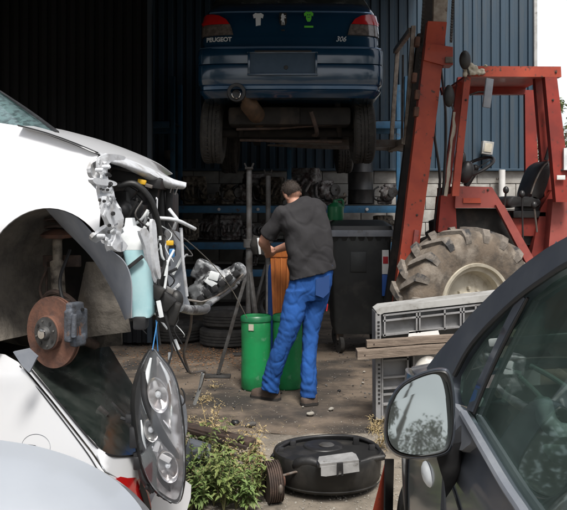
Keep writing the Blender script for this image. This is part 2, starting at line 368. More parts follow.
# ------------------------------------------------------------------ scene graph helpers
def thing(name, loc, label, cat, group=None, kind=None):
    o = bpy.data.objects.new(name, None); o.empty_display_size = .1; col.objects.link(o); o.location = loc
    return tag(o, label, cat, group, kind)
def tag(o, label=None, cat=None, group=None, kind=None):
    if label: o['label'] = label
    if cat: o['category'] = cat
    if group: o['group'] = group
    if kind: o['kind'] = kind
    return o
def copy_tree(o, loc=None, rz=None, sc=None, label=None, parent=None):
    c = o.copy(); col.objects.link(c)
    if parent is not None: c.parent = parent
    if loc is not None: c.location = loc
    if rz is not None: c.rotation_euler = (0, 0, rz)
    if sc is not None: c.scale = (sc, sc, sc)
    if label: c['label'] = label
    for ch in [k for k in o.children]: copy_tree(ch, parent=c)
    return c
def text_mesh(body, name, m, size, loc, parent, extrude=.002, shear=0.0, sx=1.0):
    cu = bpy.data.curves.new('t', 'FONT'); cu.body = body; cu.size = size; cu.extrude = extrude; cu.align_x = 'CENTER'; cu.align_y = 'CENTER'; cu.shear = shear
    cu.offset = size * (.03 if len(body) > 3 else .0)
    ob = bpy.data.objects.new('t', cu); col.objects.link(ob); dg = bpy.context.evaluated_depsgraph_get(); dg.update()
    me = bpy.data.meshes.new_from_object(ob.evaluated_get(dg)); bpy.data.objects.remove(ob)
    o = world_loc(parent)
    for v in me.vertices: v.co = Vector((v.co.x * sx, -v.co.z, v.co.y)) + Vector(loc) - o
    me.materials.clear(); me.materials.append(M[m]); me.name = name
    ob = bpy.data.objects.new(name, me); col.objects.link(ob); ob.parent = parent
    return ob
def nz(p, s=1.0): return noise.noise(Vector(p) * s)
# ================================================================== THE SETTING
GZ = -.08                                            # yard level; the shed floor is a slab at z = 0
def grid_mesh(name, xs, ys, zf, m, kind='structure'):
    b = MB(); nx, ny = len(xs), len(ys)
    b.add([(x, y, zf(x, y)) for y in ys for x in xs], [(j * nx + i, j * nx + i + 1, (j + 1) * nx + i + 1, (j + 1) * nx + i) for j in range(ny - 1) for i in range(nx - 1)])
    return tag(b.build(name, m, None, sharp=80), kind=kind)
def frange(a, b, s): return [a + (b - a) * i / max(1, round((b - a) / s)) for i in range(round((b - a) / s))]
xs = [-300, -80, -30, -12, -6] + frange(-3, 3, .05) + [3, 6, 12, 30, 80, 300]
ys = [-300, -80, -30, -10, -2, 0, 1.5] + frange(2.6, 5.4, .05) + [5.4, 8, 20, 60, 300]
def gz(x, y):
    k = 1 if abs(x) < 3 and 2.6 <= y <= 5.3 else 0
    up = .035 * max(0, min(1, (y - 4.7) / .5)) * k
    return GZ + k * (.022 * nz((x * 1.7, y * 1.7, 0)) + .012 * nz((x * 7, y * 7, 3))) + up
grid_mesh('ground', xs, ys, gz, 'dirt')
# concrete floor of the shed with a crumbled front edge
def edge_y(x): return 5.24 + .05 * nz((x * 1.3, 0, 5)) + .035 * nz((x * 6, 0, 9))
bx = MB(); xs = [-14, -8] + frange(-4, 4, .04) + [4, 8, 14]; ts = [0, .01, .03, .08, .14, .22, .32, .45, .62, .82, 1.05, 1.3, 1.6, 2.0, 2.5, 3.2, 4.2, 5.6, 7.3]
vs = []; fs = []
prof = [(-.015, GZ - .05), (0, -.03), (.012, -.008)]
for x in xs:
    e = edge_y(x) if abs(x) <= 4 else 5.24
    for dy, z in prof: vs.append((x, e + dy + .012 * nz((x * 15, z * 30, 1)), z))
    for t in ts[1:]: vs.append((x, e + t, (.008 * nz((x * 2, (e + t) * 2, 7)) + .004 * nz((x * 8, (e + t) * 8, 2))) if abs(x) <= 4 else 0))
K = len(prof) + len(ts) - 1
for i in range(len(xs) - 1):
    for j in range(K - 1): fs.append((i * K + j, i * K + j + 1, (i + 1) * K + j + 1, (i + 1) * K + j))
bx.add(vs, fs); ob = bx.build('pavement', ['concrete', 'slab_edge'], None, sharp=60); tag(ob, kind='structure')
for p in ob.data.polygons:
    if p.center.z < -.012 or p.center.y < 5.27 and p.normal.y < -.4: p.material_index = 1

# ------------------------------------------------------------------ shed
WY = 12.4; WX1 = 3.87
shed = thing('machine_shed', (0, WY, 0), 'dark open fronted shed with blue corrugated cladding over pale block wall', 'shed')
def corrugated(b, x0, x1, y, z0, z1, pitch=.143, depth=.035, axis='x'):
    pr = []; x = x0
    while x < x1 - .01:
        for dx, d in ((0, 0), (.36, 0), (.44, depth), (.92, depth)):
            if x + dx * pitch < x1: pr.append((x + dx * pitch, d))
        x += pitch
    pr.append((x1, 0)); n = len(pr); vs = []
    for z in (z0, z1):
        for a, d in pr: vs.append((a, y - d, z) if axis == 'x' else (y + d, a, z))
    vs2 = [((v[0], v[1] + .004, v[2]) if axis == 'x' else (v[0] - .004, v[1], v[2])) for v in vs]
    b.add(vs + vs2, [(i, i + 1, n + i + 1, n + i) for i in range(n - 1)] + [(2 * n + i, 3 * n + i, 3 * n + i + 1, 2 * n + i + 1) for i in range(n - 1)])
b = MB(); corrugated(b, -8.0, WX1, WY, 2.06, 5.1); b.build('back_cladding', 'cladding', shed, sharp=20)
b = MB()
rows_ = 10; bw = .4; bh = .2
for r in range(rows_):
    x = -8.0 - (.2 if r % 2 else 0)
    while x < WX1:
        a0 = max(x, -8.0); a1 = min(x + bw, WX1)
        if a1 - a0 > .05: b.box(((a0 + a1) / 2, WY + .1, r * bh + bh / 2 + .03), (a1 - a0 - .012, .2, bh - .012), None, .004)
        x += bw
b.build('block_wall', 'block', shed)
MB().box((-2.065, WY + .115, 1.02), (11.87, .19, 2.06)).build('mortar', 'mortar', shed)
MB().box((-2.065, WY - .03, 2.045), (11.87, .10, .035), None, .004).build('drip_flashing', 'cladding', shed)
b = MB(); corrugated(b, 6.4, WY, -8.02, 0, 5.1, axis='y'); b.build('side_cladding', 'cladding_in', shed, sharp=20)
blk_door = thing('blocker_door', (-4.7, 8.5, 0), 'tall dark ribbed door added to keep light out of the left bay of the shed', 'door')  # near-black door added to close off light and darken the left bay
b = MB(); corrugated(b, -8.0, -1.42, 8.5, .04, 4.9, pitch=.10, depth=.025); b.build('door_sheet', 'door_sheet', blk_door, sharp=20)
for z in (.12, 4.8): MB().box((-4.71, 8.53, z), (6.58, .05, .10)).build('blocker_rail', 'door_sheet', blk_door)
MB().box((-1.42, 8.51, 2.47), (.05, .07, 4.86), None, .006).build('blocker_edge_channel', 'cladding_in', blk_door)
b = MB(); b.box((-3.0, 9.45, 5.17), (10.2, 6.7, .09)); b.build('roof', 'roofsheet', shed)
MB().box((-3.0, 6.15, 4.15), (10.2, .10, 2.05)).build('blocker_fascia', 'cladding_in', shed)  # unseen front board, added and hung low to darken the shed inside
for yy in (7.6, 9.6, 11.6):
    MB().beam((-8, yy, 5.0), (2.0, yy, 5.0), .12, .24).build('roof_beam', 'dark_steel', shed)
for xx in (-7.9, -3.75): MB().beam((xx, 12.2, 0), (xx, 12.2, 5.05), .16, .16).build('steel_post', 'dark_steel', shed)
# corner trim and rainwater pipe at the lit end of the wall
MB().box((WX1 + .012, WY - .03, 2.9), (.05, .13, 4.4), None, .006).build('corner_trim', 'crate_top', shed)
pipe = thing('drain_pipe', at(502, 205, 12.25), 'white plastic drain pipe running down the block wall behind the seat', 'pipe')
b = MB(); p0 = at(502, 171, 12.25); p0.z = 2.04
b.tube([p0, (p0.x, p0.y, 0)], .05, 14); b.build('pipe_run', 'paper', pipe)
b = MB()
for z in (1.9, 1.0): b.box((p0.x, p0.y + .06, z), (.14, .05, .04), None, .005)
b.build('clamp', 'galv', pipe)
for k, (px, py, w, h, nm, lab, cat) in enumerate([(487, 148, 11, 13, 'floodlight', 'small square floodlight tilted on blue corrugated wall', 'lamp'),
                                                (169, 155, 8, 9, 'junction_box', 'pale grey junction box on the dark cladding above the left shelf', 'box')]):
    c = at(px, py, WY - .16); s_ = 800 / (WY - .16)
    t = thing(nm, c + Vector((0, .12, 0)), lab, cat)
    R = Matrix.Rotation(math.radians(8 if k == 0 else 0), 3, 'Y')
    MB().box(c, (w / s_, .12, h / s_), R, .01).build('housing', 'crate_top' if k == 0 else 'galv', t)
    MB().box(c + Vector((0, -.065, 0)), (w / s_ * .66, .012, h / s_ * .66), R, .003).build('lens' if k == 0 else 'lid', 'cream' if k == 0 else 'galv', t)
    MB().box(c + Vector((0, .09, 0)), (.05, .09, .05)).build('bracket', 'dark_steel', t)

# ------------------------------------------------------------------ racking with gearboxes and engines
RY = 11.2
rack = thing('storage_rack', (-.6, RY, 0), 'long blue steel rack of salvaged engines against the shed back wall', 'rack')
rx = [-3.15, -1.55, .08, 1.72]
LV = [.55, .93, 1.44, 2.62]
for x in rx:
    for y in (RY, RY + .8):
        b = MB(); b.beam((x, y, 0), (x, y, 3.3), .075, .06, up=(1, 0, 0)); b.build('upright', 'rack_blue', rack)
for z in LV:
    for i in range(3):
        if z > 2 and i == 1: continue
        for y in (RY - .02, RY + .82):
            MB().beam((rx[i] + .04, y, z), (rx[i + 1] - .04, y, z), .04, .10).build('shelf_beam', 'rack_blue', rack)
        MB().box(((rx[i] + rx[i + 1]) / 2, RY + .4, z + .055), (rx[i + 1] - rx[i] - .02, .78, .02)).build('shelf_board', 'underbody', rack)
for k, px in enumerate((219, 258, 367)):
    c = at(px, 208, RY - .05); MB().lathe((c.x, RY - .045, 1.44), (0, -1, 0), [(.022, 0), (.022, .012), (0, .014)], 12).build('bolt', 'paper', rack)

def engine_proto(seed, kind):
    rnd = random.Random(seed); t = thing(kind, (0, 0, 0), 'x', kind.split('_')[-1])
    b = MB()
    if kind == 'gearbox':
        b.lathe((0, 0, .19), (1, .2, 0), [(.02, -.17), (.13, -.17), (.14, -.14), (.10, -.10), (.085, 0), (.065, .1), (.05, .18), (.01, .18)], 16)
        b.ball((.02, -.06, .13), (.10, .08, .09)); b.box((.06, .02, .25), (.16, .10, .07), None, .02)
        b.box((-.02, 0, .05), (.2, .14, .09), None, .02); b.tube([(-.05, .05, .2), (.0, .13, .28)], .03, 8)
    elif kind == 'engine_block':
        b.box((0, 0, .20), (.36, .20, .28), None, .02); b.box((0, .01, .37), (.34, .15, .09), None, .03)
        for i in range(4): b.tube([(-.13 + i * .087, -.09, .28), (-.13 + i * .087, -.19, .24), (-.1 + i * .06, -.21, .14)], .022, 8)
        b.box((0, 0, .04), (.30, .17, .07), None, .02); b.lathe((-.19, 0, .15), (-1, 0, 0), [(.01, 0), (.085, 0), (.085, .03), (.03, .04)], 16)
    else:
        b.lathe((0, 0, .10), (.2, -1, 0), [(.01, -.1), (.085, -.1), (.095, -.06), (.095, .05), (.07, .09), (.02, .1)], 18)
        b.tube([(-.1, 0, .03), (-.1, 0, .17)], .025, 8); b.tube([(.1, 0, .03), (.1, 0, .17)], .025, 8); b.box((0, .02, .03), (.2, .12, .05), None, .015)
    for _ in range(rnd.randint(3, 5)):
        a = rnd.uniform(0, 2 * PI); b.tube([(0, 0, .2 if kind != 'alternator' else .1), (.15 * math.cos(a), .12 * math.sin(a), rnd.uniform(.08, .28 if kind != 'alternator' else .15))], .02, 7)
    h = b.build('housing', rnd.choice(['casting', 'casting_warm']), t)
    remesh(h, .010, 1, lambda p: .006 * nz(p, 30))
    b = MB(); r = .07 if kind != 'alternator' else .045
    x = (.16 if kind == 'gearbox' else .0)
    b.lathe((x * .6, -.12 if kind != 'alternator' else -.11, .17 if kind != 'alternator' else .10), (0.2, -1, 0), [(.01, 0), (r, 0), (r * .86, .012), (r, .024), (.02, .03), (.01, .03)], 20)
    b.build('pulley', 'dark_steel', t)
    b = MB(); b.tube([(-.10, -.08, .25 if kind != 'alternator' else .14), (-.16, -.13, .2), (-.15, -.15, .08), (-.06, -.17, .05)], .013, 7, smooth=4)
    b.build('hose', 'black_plastic', t)
    return t
protos = [engine_proto(s, k) for s, k in ((1, 'gearbox'), (2, 'engine_block'), (3, 'alternator'), (5, 'gearbox'), (4, 'engine_block'))]
ordn = ['leftmost', 'second', 'third', 'fourth', 'fifth', 'sixth', 'seventh', 'eighth', 'ninth', 'tenth', 'eleventh', 'twelfth', 'thirteenth', 'fourteenth', 'fifteenth', 'sixteenth', 'seventeenth', 'eighteenth']
adj = ['greasy grey', 'dull brown', 'oily black', 'pale alloy', 'dusty grey', 'rust tinged', 'dark metal']
used = set(); rnd = random.Random(21)
spots = []
for lvl, z, x0, x1, st in (('upper', 1.505, -3.0, 1.65, .235), ('middle', .995, -2.95, 1.6, .27), ('top', 2.685, -2.95, -1.75, .42), ('bottom', .615, -2.9, 1.5, .55)):
    x = x0; i = 0
    while x < x1:
        if all(abs(x - q) > .15 for q in rx[1:3]): 
            if not (lvl == 'upper' and .82 < x < 1.32): spots.append((lvl, i, x, z + 0)); i += 1
        x += st * rnd.uniform(.85, 1.2)
for n, (lvl, i, x, z) in enumerate(spots):
    q = rnd.randrange(5); p = protos[q]; kn = p.name.split('.')[0].replace('_', ' ')
    lab = f"{adj[n % 7]} {kn}, {ordn[i]}{'' if i == 0 else ' from the left'} on the {lvl} rack shelf"
    sc = rnd.uniform(.85, 1.15) * (.80 if lvl in ('bottom', 'middle') else 1.12)
    if lvl == 'bottom': sc *= .8
    rz = rnd.uniform(-.7, .7)
    loc = Vector((x, RY + rnd.uniform(.12, .42), z))
    if q not in used:
        used.add(q); p.location = loc; p.rotation_euler = (0, 0, rz); p.scale = (sc,) * 3; p['label'] = lab; o = p
    else: o = copy_tree(p, loc, rz, sc, lab)
    o['category'] = kn; o['group'] = {'gearbox': 'gearboxes', 'engine block': 'engine blocks', 'alternator': 'alternators'}[kn] + ' kept on the blue rack'

t = thing('black_drum', (at(361, 205, 11.4).x, 11.45, 1.505), 'tall black drum standing among the engines under the raised car wheel', 'drum')
c = Vector((at(361, 205, 11.4).x, 11.45, 1.507)); MB().lathe(c, (0, 0, 1), [(.01, 0), (.17, 0), (.185, .02), (.18, .2), (.187, .21), (.18, .22), (.18, .45), (.187, .46), (.18, .47), (.17, .60), (.05, .62), (.001, .62)], 28).build('drum_body', 'vinyl', t)
MB().lathe(c + Vector((.06, -.03, .61)), (0, 0, 1), [(.04, 0), (.04, .04), (.001, .045)], 16).build('cap', 'paper', t)
# ------------------------------------------------------------------ wheels lying about and tall stands
def tyre_mesh(c, axis, R, r, w, groove=True, seg=48):
    b = MB(); c = Vector(c); ax = Vector(axis).normalized(); pr = []
    hw = w / 2
    pr = [(r, -hw * .72), (r + .25 * (R - r), -hw * .98), (r + .65 * (R - r), -hw), (R - .012, -hw * .86), (R, -hw * .72)]
    if groove:
        for k in (-.42, -.08, .26):
            pr += [(R, hw * (k - .05)), (R - .009, hw * (k - .03)), (R - .009, hw * (k + .03)), (R, hw * (k + .05))]
    pr += [(R, hw * .72), (R - .012, hw * .86), (r + .65 * (R - r), hw), (r + .25 * (R - r), hw * .98), (r, hw * .72)]
    b.lathe(c, ax, pr, seg, closed=True); return b
def loose_tyre(c, axis, label, rimmed=False):
    t = thing('tyre', (c[0], c[1], 0), label, 'tyre', 'tyres lying on the shed floor')
    tyre_mesh(c, axis, .30, .19, .19).build('rubber_ring', 'rubber', t)
    MB().lathe(c, axis, [(.188, -.08), (.17, -.06), (.165, .05), (.188, .08), (.193, .08), (.193, -.08)], 32, closed=True).build('rim', 'dark_steel', t)
c = at(228, 338, 8.6)
loose_tyre((-.60, 8.6, .10), (0, 0, 1), 'worn tyre lying flat at the foot of the tyre pile')
loose_tyre((-.57, 8.62, .295), (0, .03, 1), 'worn tyre lying on top of another behind the trestle leg')
loose_tyre((-1.18, 8.9, .10), (0, 0, 1), 'worn tyre lying flat, left of the tyre pile')
loose_tyre((-.1, 9.6, .30), (.2, 1, .08), 'worn tyre leaning upright in the shadow behind the props')

def stand(x, y, top, label, legs, lean=0):
    t = thing('prop_stand', (x, y, 0), label, 'stand', 'tall steel props under the raised car')
    MB().tube([(x, y, .02), (x + lean, y, 1.18)], .030, 14).build('outer_tube', 'dark_steel', t)
    MB().tube([(x + lean, y, 1.10), (x + lean, y, top - .05)], .024, 12).build('inner_tube', 'dark_steel', t)
    MB().lathe((x + lean, y, 1.13), (0, 0, 1), [(.02, 0), (.05, 0), (.05, .07), (.02, .07)], 16).build('locking_collar', 'dark_steel', t)
    b = MB(); b.box((x + lean, y, top - .04), (.07, .07, .02), None, .004)
    for s_ in (-1, 1): b.beam((x + lean + s_ * .02, y, top - .04), (x + lean + s_ * .04, y, top + .005), .03, .015)
    b.build('saddle', 'underbody', t)
    for a, rr in legs:
        dx = math.cos(a) * rr; dy = math.sin(a) * rr
        lg = MB().beam((x + dx * .06, y + dy * .06, .92), (x + dx, y + dy, .03), .035, .03).build('leg', 'dark_steel', t)
        MB().box((x + dx, y + dy, .015), (.22, .10, .02), None, .003).build('foot_plate', 'dark_steel', lg)
stand(-.30, 6.98, 1.86, 'tall grey steel prop with splayed leg behind left green barrel', ((PI * 1.03, .27), (PI * .45, .4), (PI * 1.72, .20)))
stand(-.15, 7.8, 1.84, 'thinner dark steel prop standing behind the brown bin', ((PI * .8, .3), (PI * .2, .3), (PI * 1.5, .25)))

# ------------------------------------------------------------------ green barrels, brown bin, blue drum
def barrel(px, d, label, seed):
    c = at(px, 205, d); t = thing('green_barrel', (c.x, d, .0), label, 'barrel', 'green plastic barrels by the man')
    r = .120; h = .60
    b = MB(); b.lathe((c.x, d, .004), (0, 0, 1), [(.002, 0), (r * .9, 0), (r, .02), (r * 1.01, .12), (r * .985, .3), (r * 1.01, .48), (r, h - .03), (r * .93, h - .004), (r * .90, h - .012), (r * .88, h - .05), (r * .88, h - .35), (.01, h - .36)], 40)
    b.build('drum_body', 'green_plastic', t)
    b = MB(); b.lathe((c.x, d, .004), (0, 0, 1), [(r * 1.0, h - .05), (r * 1.05, h - .045), (r * 1.05, h - .015), (r * .96, h)], 40); b.build('rim', 'dark_green', t)
    return t, c
t, c = barrel(256.0, 6.52, 'green plastic barrel with small pale label behind left boot', 1)
MB().box((c.x - .035, 6.52 - .118, .52), (.042, .006, .05), Matrix.Rotation(-.29, 3, 'Z')).build('paper_label', 'cream', t)
t, c = barrel(287.5, 6.56, 'green plastic barrel half hidden behind the man\'s legs', 2)
t = thing('brown_bin', (at(278, 205, 6.92).x, 6.92, 0), 'tall orange brown plastic bin the man is leaning over', 'bin')
def ring4(cx, cy, z, w, d): return [Vector((cx - w, cy - d, z)), Vector((cx + w, cy - d, z)), Vector((cx + w, cy + d, z)), Vector((cx - w, cy + d, z))]
cxb = at(281.5, 205, 6.92).x; b = MB()
b.rings([ring4(cxb, 6.92, 0.0, .05, .09), ring4(cxb, 6.92, 1.10, .095, .14), ring4(cxb, 6.92, 1.10, .085, .13), ring4(cxb, 6.92, .1, .045, .08)]); b.build('bin_body', 'brown_plastic', t)
b = MB(); b.rings([ring4(cxb, 6.92, 1.06, .10, .145), ring4(cxb, 6.92, 1.125, .105, .155), ring4(cxb, 6.92, 1.125, .085, .13), ring4(cxb, 6.92, 1.06, .083, .128)]); b.build('rim', 'brown_plastic', t)
b = MB()
for k in (-1, 0, 1): b.beam((cxb + k * .03, 6.825, .1), (cxb + k * .05, 6.775, 1.05), .012, .012)
b.build('rib', 'brown_plastic', t)
cb = at(273.5, 205, 7.12).x
t = thing('blue_canister', (cb, 7.12, 0), 'narrow tall blue plastic canister left of the brown bin', 'canister')
MB().lathe((cb, 7.12, 0), (0, 0, 1), [(.01, 0), (.045, 0), (.05, .03), (.05, .90), (.04, .96), (.025, .98), (.025, 1.0), (.005, 1.0)], 24).build('canister_body', 'blue_plastic', t)
MB().lathe((cb, 7.12, 1.0), (0, 0, 1), [(.034, 0), (.034, .03), (.005, .032)], 16).build('cap', 'black_plastic', t)

# ------------------------------------------------------------------ waste container
D_ = 8.0; x0 = at(331, 205, D_).x; x1 = at(392, 205, D_).x; cx = (x0 + x1) / 2; hw = (x1 - x0) / 2
t = thing('waste_container', (cx, D_ + .45, 0), 'large black wheeled waste container behind the man', 'container')
b = MB(); dd = .40; cy = D_ + dd
def rr(cx, cy, z, w, d, r=.05, n=4):
    o = []
    for sx, sy, a0 in ((1, 1, 0), (-1, 1, 90), (-1, -1, 180), (1, -1, 270)):
        for k in range(n + 1):
            a = math.radians(a0 + 90 * k / n); o.append(Vector((cx + sx * (w - r) + r * math.cos(a), cy + sy * (d - r) + r * math.sin(a), z)))
    return o
b.rings([rr(cx, cy, .20, hw * .86, dd * .86), rr(cx, cy, .28, hw * .90, dd * .9), rr(cx, cy, 1.06, hw * .98, dd * .99), rr(cx, cy, 1.20, hw * 1.0, dd)]); b.build('tub', 'container', t)
b = MB(); b.rings([rr(cx, cy, 1.185, hw * 1.08, dd * 1.08), rr(cx, cy, 1.23, hw * 1.10, dd * 1.1), rr(cx, cy, 1.25, hw * 1.08, dd * 1.09)]); b.build('rim', 'grey_plastic', t)
b = MB(); b.rings([rr(cx, cy, 1.252, hw * 1.05, dd * 1.05), rr(cx, cy, 1.29, hw * 1.03, dd * 1.03), rr(cx, cy, 1.34, hw * .8, dd * .7)]); b.build('lid', 'container', t)
b = MB()
for k in range(7):
    xx = cx - hw * .85 + k * hw * .283; b.add([(xx - .035, D_ - .012, 1.185), (xx + .035, D_ - .012, 1.185), (xx, D_ + .02, 1.08), (xx - .035, D_ + .03, 1.185), (xx + .035, D_ + .03, 1.185)], [(0, 1, 2), (0, 2, 3), (1, 4, 2), (3, 2, 4), (0, 3, 4, 1)])
b.build('rib', 'container', t)
MB().box((cx + hw * .78, D_ - .004, .93), (.065, .02, .24), None, .003).build('sticker', 'paper', t)
MB().box((cx + hw * .78, D_ - .016, .95), (.05, .01, .07), None, .002).build('red_print', 'redtrim', t)
MB().box((cx + hw * .80, D_ + .008, .70), (.075, .02, .22), None, .003).build('sticker', 'blue_plastic', t)
MB().box((cx - hw * .1, D_ + .008, .93), (.16, .02, .2), None, .004).build('label_frame', 'container', t)
for sx in (-1, 1):
    for sy in (-1, 1):
        q = Vector((cx + sx * hw * .68, cy + sy * dd * .7, .09)); w = MB().lathe(q + Vector((-.02, 0, 0)), (1, .3, 0), [(.01, 0), (.09, 0), (.09, .04), (.01, .04)], 20).build('wheel', 'rubber', t)
        MB().box(q + Vector((0, .02, .09)), (.07, .09, .10), None, .01).build('fork', 'galv', w)
t = thing('green_can', at(336, 214, 8.35), 'dark green plastic can standing on the waste container lid', 'can')
c = Vector((at(336, 214, 8.35).x, 8.42, 1.342))
MB().lathe(c, (0, 0, 1), [(.01, 0), (.08, 0), (.085, .02), (.085, .14), (.06, .17), (.028, .185), (.024, .21), (.005, .21)], 24).build('can_body', 'dark_green', t)
MB().tube([c + Vector((-.02, 0, .20)), c + Vector((.07, 0, .21)), c + Vector((.08, 0, .12))], .012, 8, smooth=5).build('handle', 'dark_green', t)
# ================================================================== STRIPPED WHITE CAR (upper, front towards the right and the viewer)
TH = math.radians(22); HD = Vector((math.cos(TH), -math.sin(TH), 0)); LA = Vector((math.sin(TH), math.cos(TH), 0)); UP = Vector((0, 0, 1))
A0 = Vector((-.90, 3.10, 0))                         # a point on the car's near side, above the wheel
def dside(px, inset=0.0):
    """depth at which the sight line of column px meets the near side plane moved inwards by `inset`"""
    q = (px - CX) / F; p = A0 + LA * inset
    # p + u*HD : (p.x+u*hx) = q*(p.y+u*hy)
    u = (q * p.y - p.x) / (HD.x - q * HD.y); return p.y + u * HD.y
def sd(px, py, inset=0.0): return at(px, py, dside(px, inset))
FC = A0 + HD * .30                                   # front corner of the near side
def dfront(px, fwd=0.0):
    q = (px - CX) / F; p = FC + HD * fwd
    u = (q * p.y - p.x) / (LA.x - q * LA.y); return p.y + u * LA.y
def fr(px, py, fwd=0.0): return at(px, py, dfront(px, fwd))
wc = thing('white_car', (-1.0, 3.3, .84), 'white car stripped of its bumper and headlamp, stacked on another car', 'car', 'wrecked cars stacked on the left')
def bulge(px, py):
    """wing bulges outwards over the wheel and leans in towards the bonnet"""
    z = H - (py - HY) / F * 3.15
    lean = .16 * max(0, (z - 1.42) / .35) ** 1.8
    ar = math.hypot((px - 48) / 70.0, (py - 300) / 92.0)
    flare = -.028 * math.exp(-((ar - 1.02) / .16) ** 2)
    return lean + flare
def wing(px, py): return sd(px, py, bulge(px, py))
arch = [(-24 + 0, 300)] + [(48 + 70 * math.cos(a), 299 - 91 * math.sin(a)) for a in [math.radians(k) for k in range(178, 40, -6)]]
out = [(-190, 118), (-120, 117), (-60, 118), (-20, 121), (0, 123), (20, 126), (45, 134), (72, 144), (98, 155), (97, 158), (90, 164), (92, 176), (98, 190), (101, 206), (99, 226), (104, 244), (102, 243)]
out = out + [p for p in reversed(arch[1:]) if p[0] < 104] + [(-24, 300), (-28, 330), (-190, 345)]
MB().panel(out, wing, 7, thick=.006, back=LA).build('front_wing', 'white_paint', wc, sharp=50)
# bonnet: from the near shut line over to the far side, nose curving down to the lip above the lamp gap
def bz(u, v):
    """u along the car from the nose (0) backwards, v across from near side (0) to far side (1)"""
    return u, v
near = [(18, 125.5), (46, 133), (74, 143), (98, 153), (122, 158), (146, 167), (170, 178.5), (186, 183.0)]
rows = []
ups = [.0, .25, .5, .75, 1.0, 1.3]
nearp = []
for i, (px, py) in enumerate(near):
    if px <= 98: nearp.append(sd(px, py, .10 + .05 * max(0, (70 - px) / 60)))
    else:
        t = (px - 98) / 88; nearp.append(at(px, py, dside(98, .10) * (1 - t) + 3.62 * t))
crown = [.0, .018, .026, .022, .0, -.04]
for k in range(6):
    t = k / 5; r = []
    for i, p in enumerate(nearp):
        s_ = i / (len(nearp) - 1)
        wdt = 1.16 - .80 * max(0, s_ - .42) / .58 if s_ > .42 else 1.16
        q = p + Vector((.12, .99, 0)) * (wdt * t) + UP * (crown[k] * (1.0 - .35 * s_))
        if s_ > .42: q = q + HD * (-.55 * t ** 1.3 * (s_ - .42)) - UP * (.05 * t * (s_ - .42))
        r.append(q)
    rows.append(r)
MB().patch(rows, 5, 3, .004, toward=-UP).build('bonnet', 'white_paint', wc, sharp=60)
# pressed edge and inner skin under the bonnet nose
lip = [(100, 156), (112, 156.5), (128, 162), (146, 170), (166, 180), (184, 187)]
lipb = [(108, 163), (122, 164), (134, 171), (150, 180), (166, 186), (182, 186)]
def lipd(i): return 3.03 + .57 * i / 5
b = MB(); b.patch([[nearp[3], nearp[4], nearp[5], nearp[6], nearp[7]],
                   [at(104, 158, 3.05), at(122, 163, 3.16), at(146, 172, 3.32), at(168, 183, 3.48), at(185, 187.5, 3.60)],
                   [at(112, 163, 3.12), at(126, 168, 3.24), at(146, 178, 3.40), at(165, 187.5, 3.56), at(181, 188.5, 3.68)],
                   [at(116, 158, 3.35), at(132, 164, 3.45), at(150, 172, 3.60), at(167, 182, 3.72), at(180, 185, 3.80)]], 5, 4, .003, toward=-UP)
b.build('bonnet_edge', 'white_dirty', wc, sharp=60)
b = MB()                                             # striker loop hanging from the nose
b.tube([at(172, 184, 3.55), at(170, 193, 3.55), at(175, 194.5, 3.55), at(178, 186, 3.55)], .0035, 8); b.tube([at(172, 187, 3.55), at(177, 188.5, 3.55)], .003, 6)
b.build('bonnet_catch', 'steel', wc)
# windscreen, scuttle and the body carried on to the left
b = MB(); b.patch([[at(54, 131.5, 3.42), at(20, 126, 3.50), at(-40, 118, 3.62), at(-120, 112, 3.75)],
                   [at(28, 112, 3.78), at(-2, 92, 3.85), at(-70, 50, 3.98), at(-160, 5, 4.1)],
                   [at(0, 93, 4.1), at(-34, 66, 4.2), at(-110, -10, 4.3), at(-210, -90, 4.4)]], 5, 5, .006)
b.build('windscreen', 'screen_glass', wc)
b = MB(); b.tube([at(57, 132.5, 3.40), at(28, 111, 3.80), at(-2, 91.0, 4.12), at(-70, 46, 4.5)], .010, 8, smooth=3); b.build('screen_seal', 'black_plastic', wc)
# closed dark core behind the outer skin (bulkhead, engine bay side, floor)
def slab(u0, u1, t0, t1, z0, z1, m, name, parent=wc, bev=.01):
    c = A0 + HD * ((u0 + u1) / 2) + LA * ((t0 + t1) / 2) + UP * ((z0 + z1) / 2)
    R = Matrix((HD, LA, UP)).transposed()
    return MB().box(c, (u1 - u0, t1 - t0, z1 - z0), R, bev).build(name, m, parent)
slab(-1.9, -.42, .06, 1.5, .92, 1.70, 'underbody', 'bulkhead')
slab(-.40, .0, .52, 1.0, 1.0, 1.56, 'underbody', 'engine')
slab(.06, .12, .34, .78, 1.34, 1.56, 'black_plastic', 'bay_panel')
slab(-1.9, -.42, .62, 1.45, .86, .93, 'underbody', 'floor_pan')
# wheel housing: half drum behind the wing, open towards the viewer
AC = sd(48, 299, .03); AC = Vector((AC.x, AC.y, AC.z))
def drum(a0, a1, r0, t0, t1, m, name, wob=.012, thick=.006, n=22, rfun=None):
    b = MB(); vs = []; fs = []; nt_ = 9
    for i in range(n + 1):
        a = math.radians(a0 + (a1 - a0) * i / n)
        for j in range(nt_ + 1):
            t = t0 + (t1 - t0) * j / nt_; r = r0 + (rfun(a, t) if rfun else 0) + wob * nz((math.cos(a) * 3, t * 5, math.sin(a) * 3))
            vs.append(AC + HD * (-math.cos(a) * r) + UP * (math.sin(a) * r) + LA * t)
    for i in range(n):
        for j in range(nt_): fs.append((i * (nt_ + 1) + j, i * (nt_ + 1) + j + 1, (i + 1) * (nt_ + 1) + j + 1, (i + 1) * (nt_ + 1) + j))
    vs, fs = solid(vs, fs, thick); return b.add(vs, fs).build(name, m, wc, sharp=60)
drum(-32, 100, .372, .015, .60, 'wheelwell', 'wheel_housing')
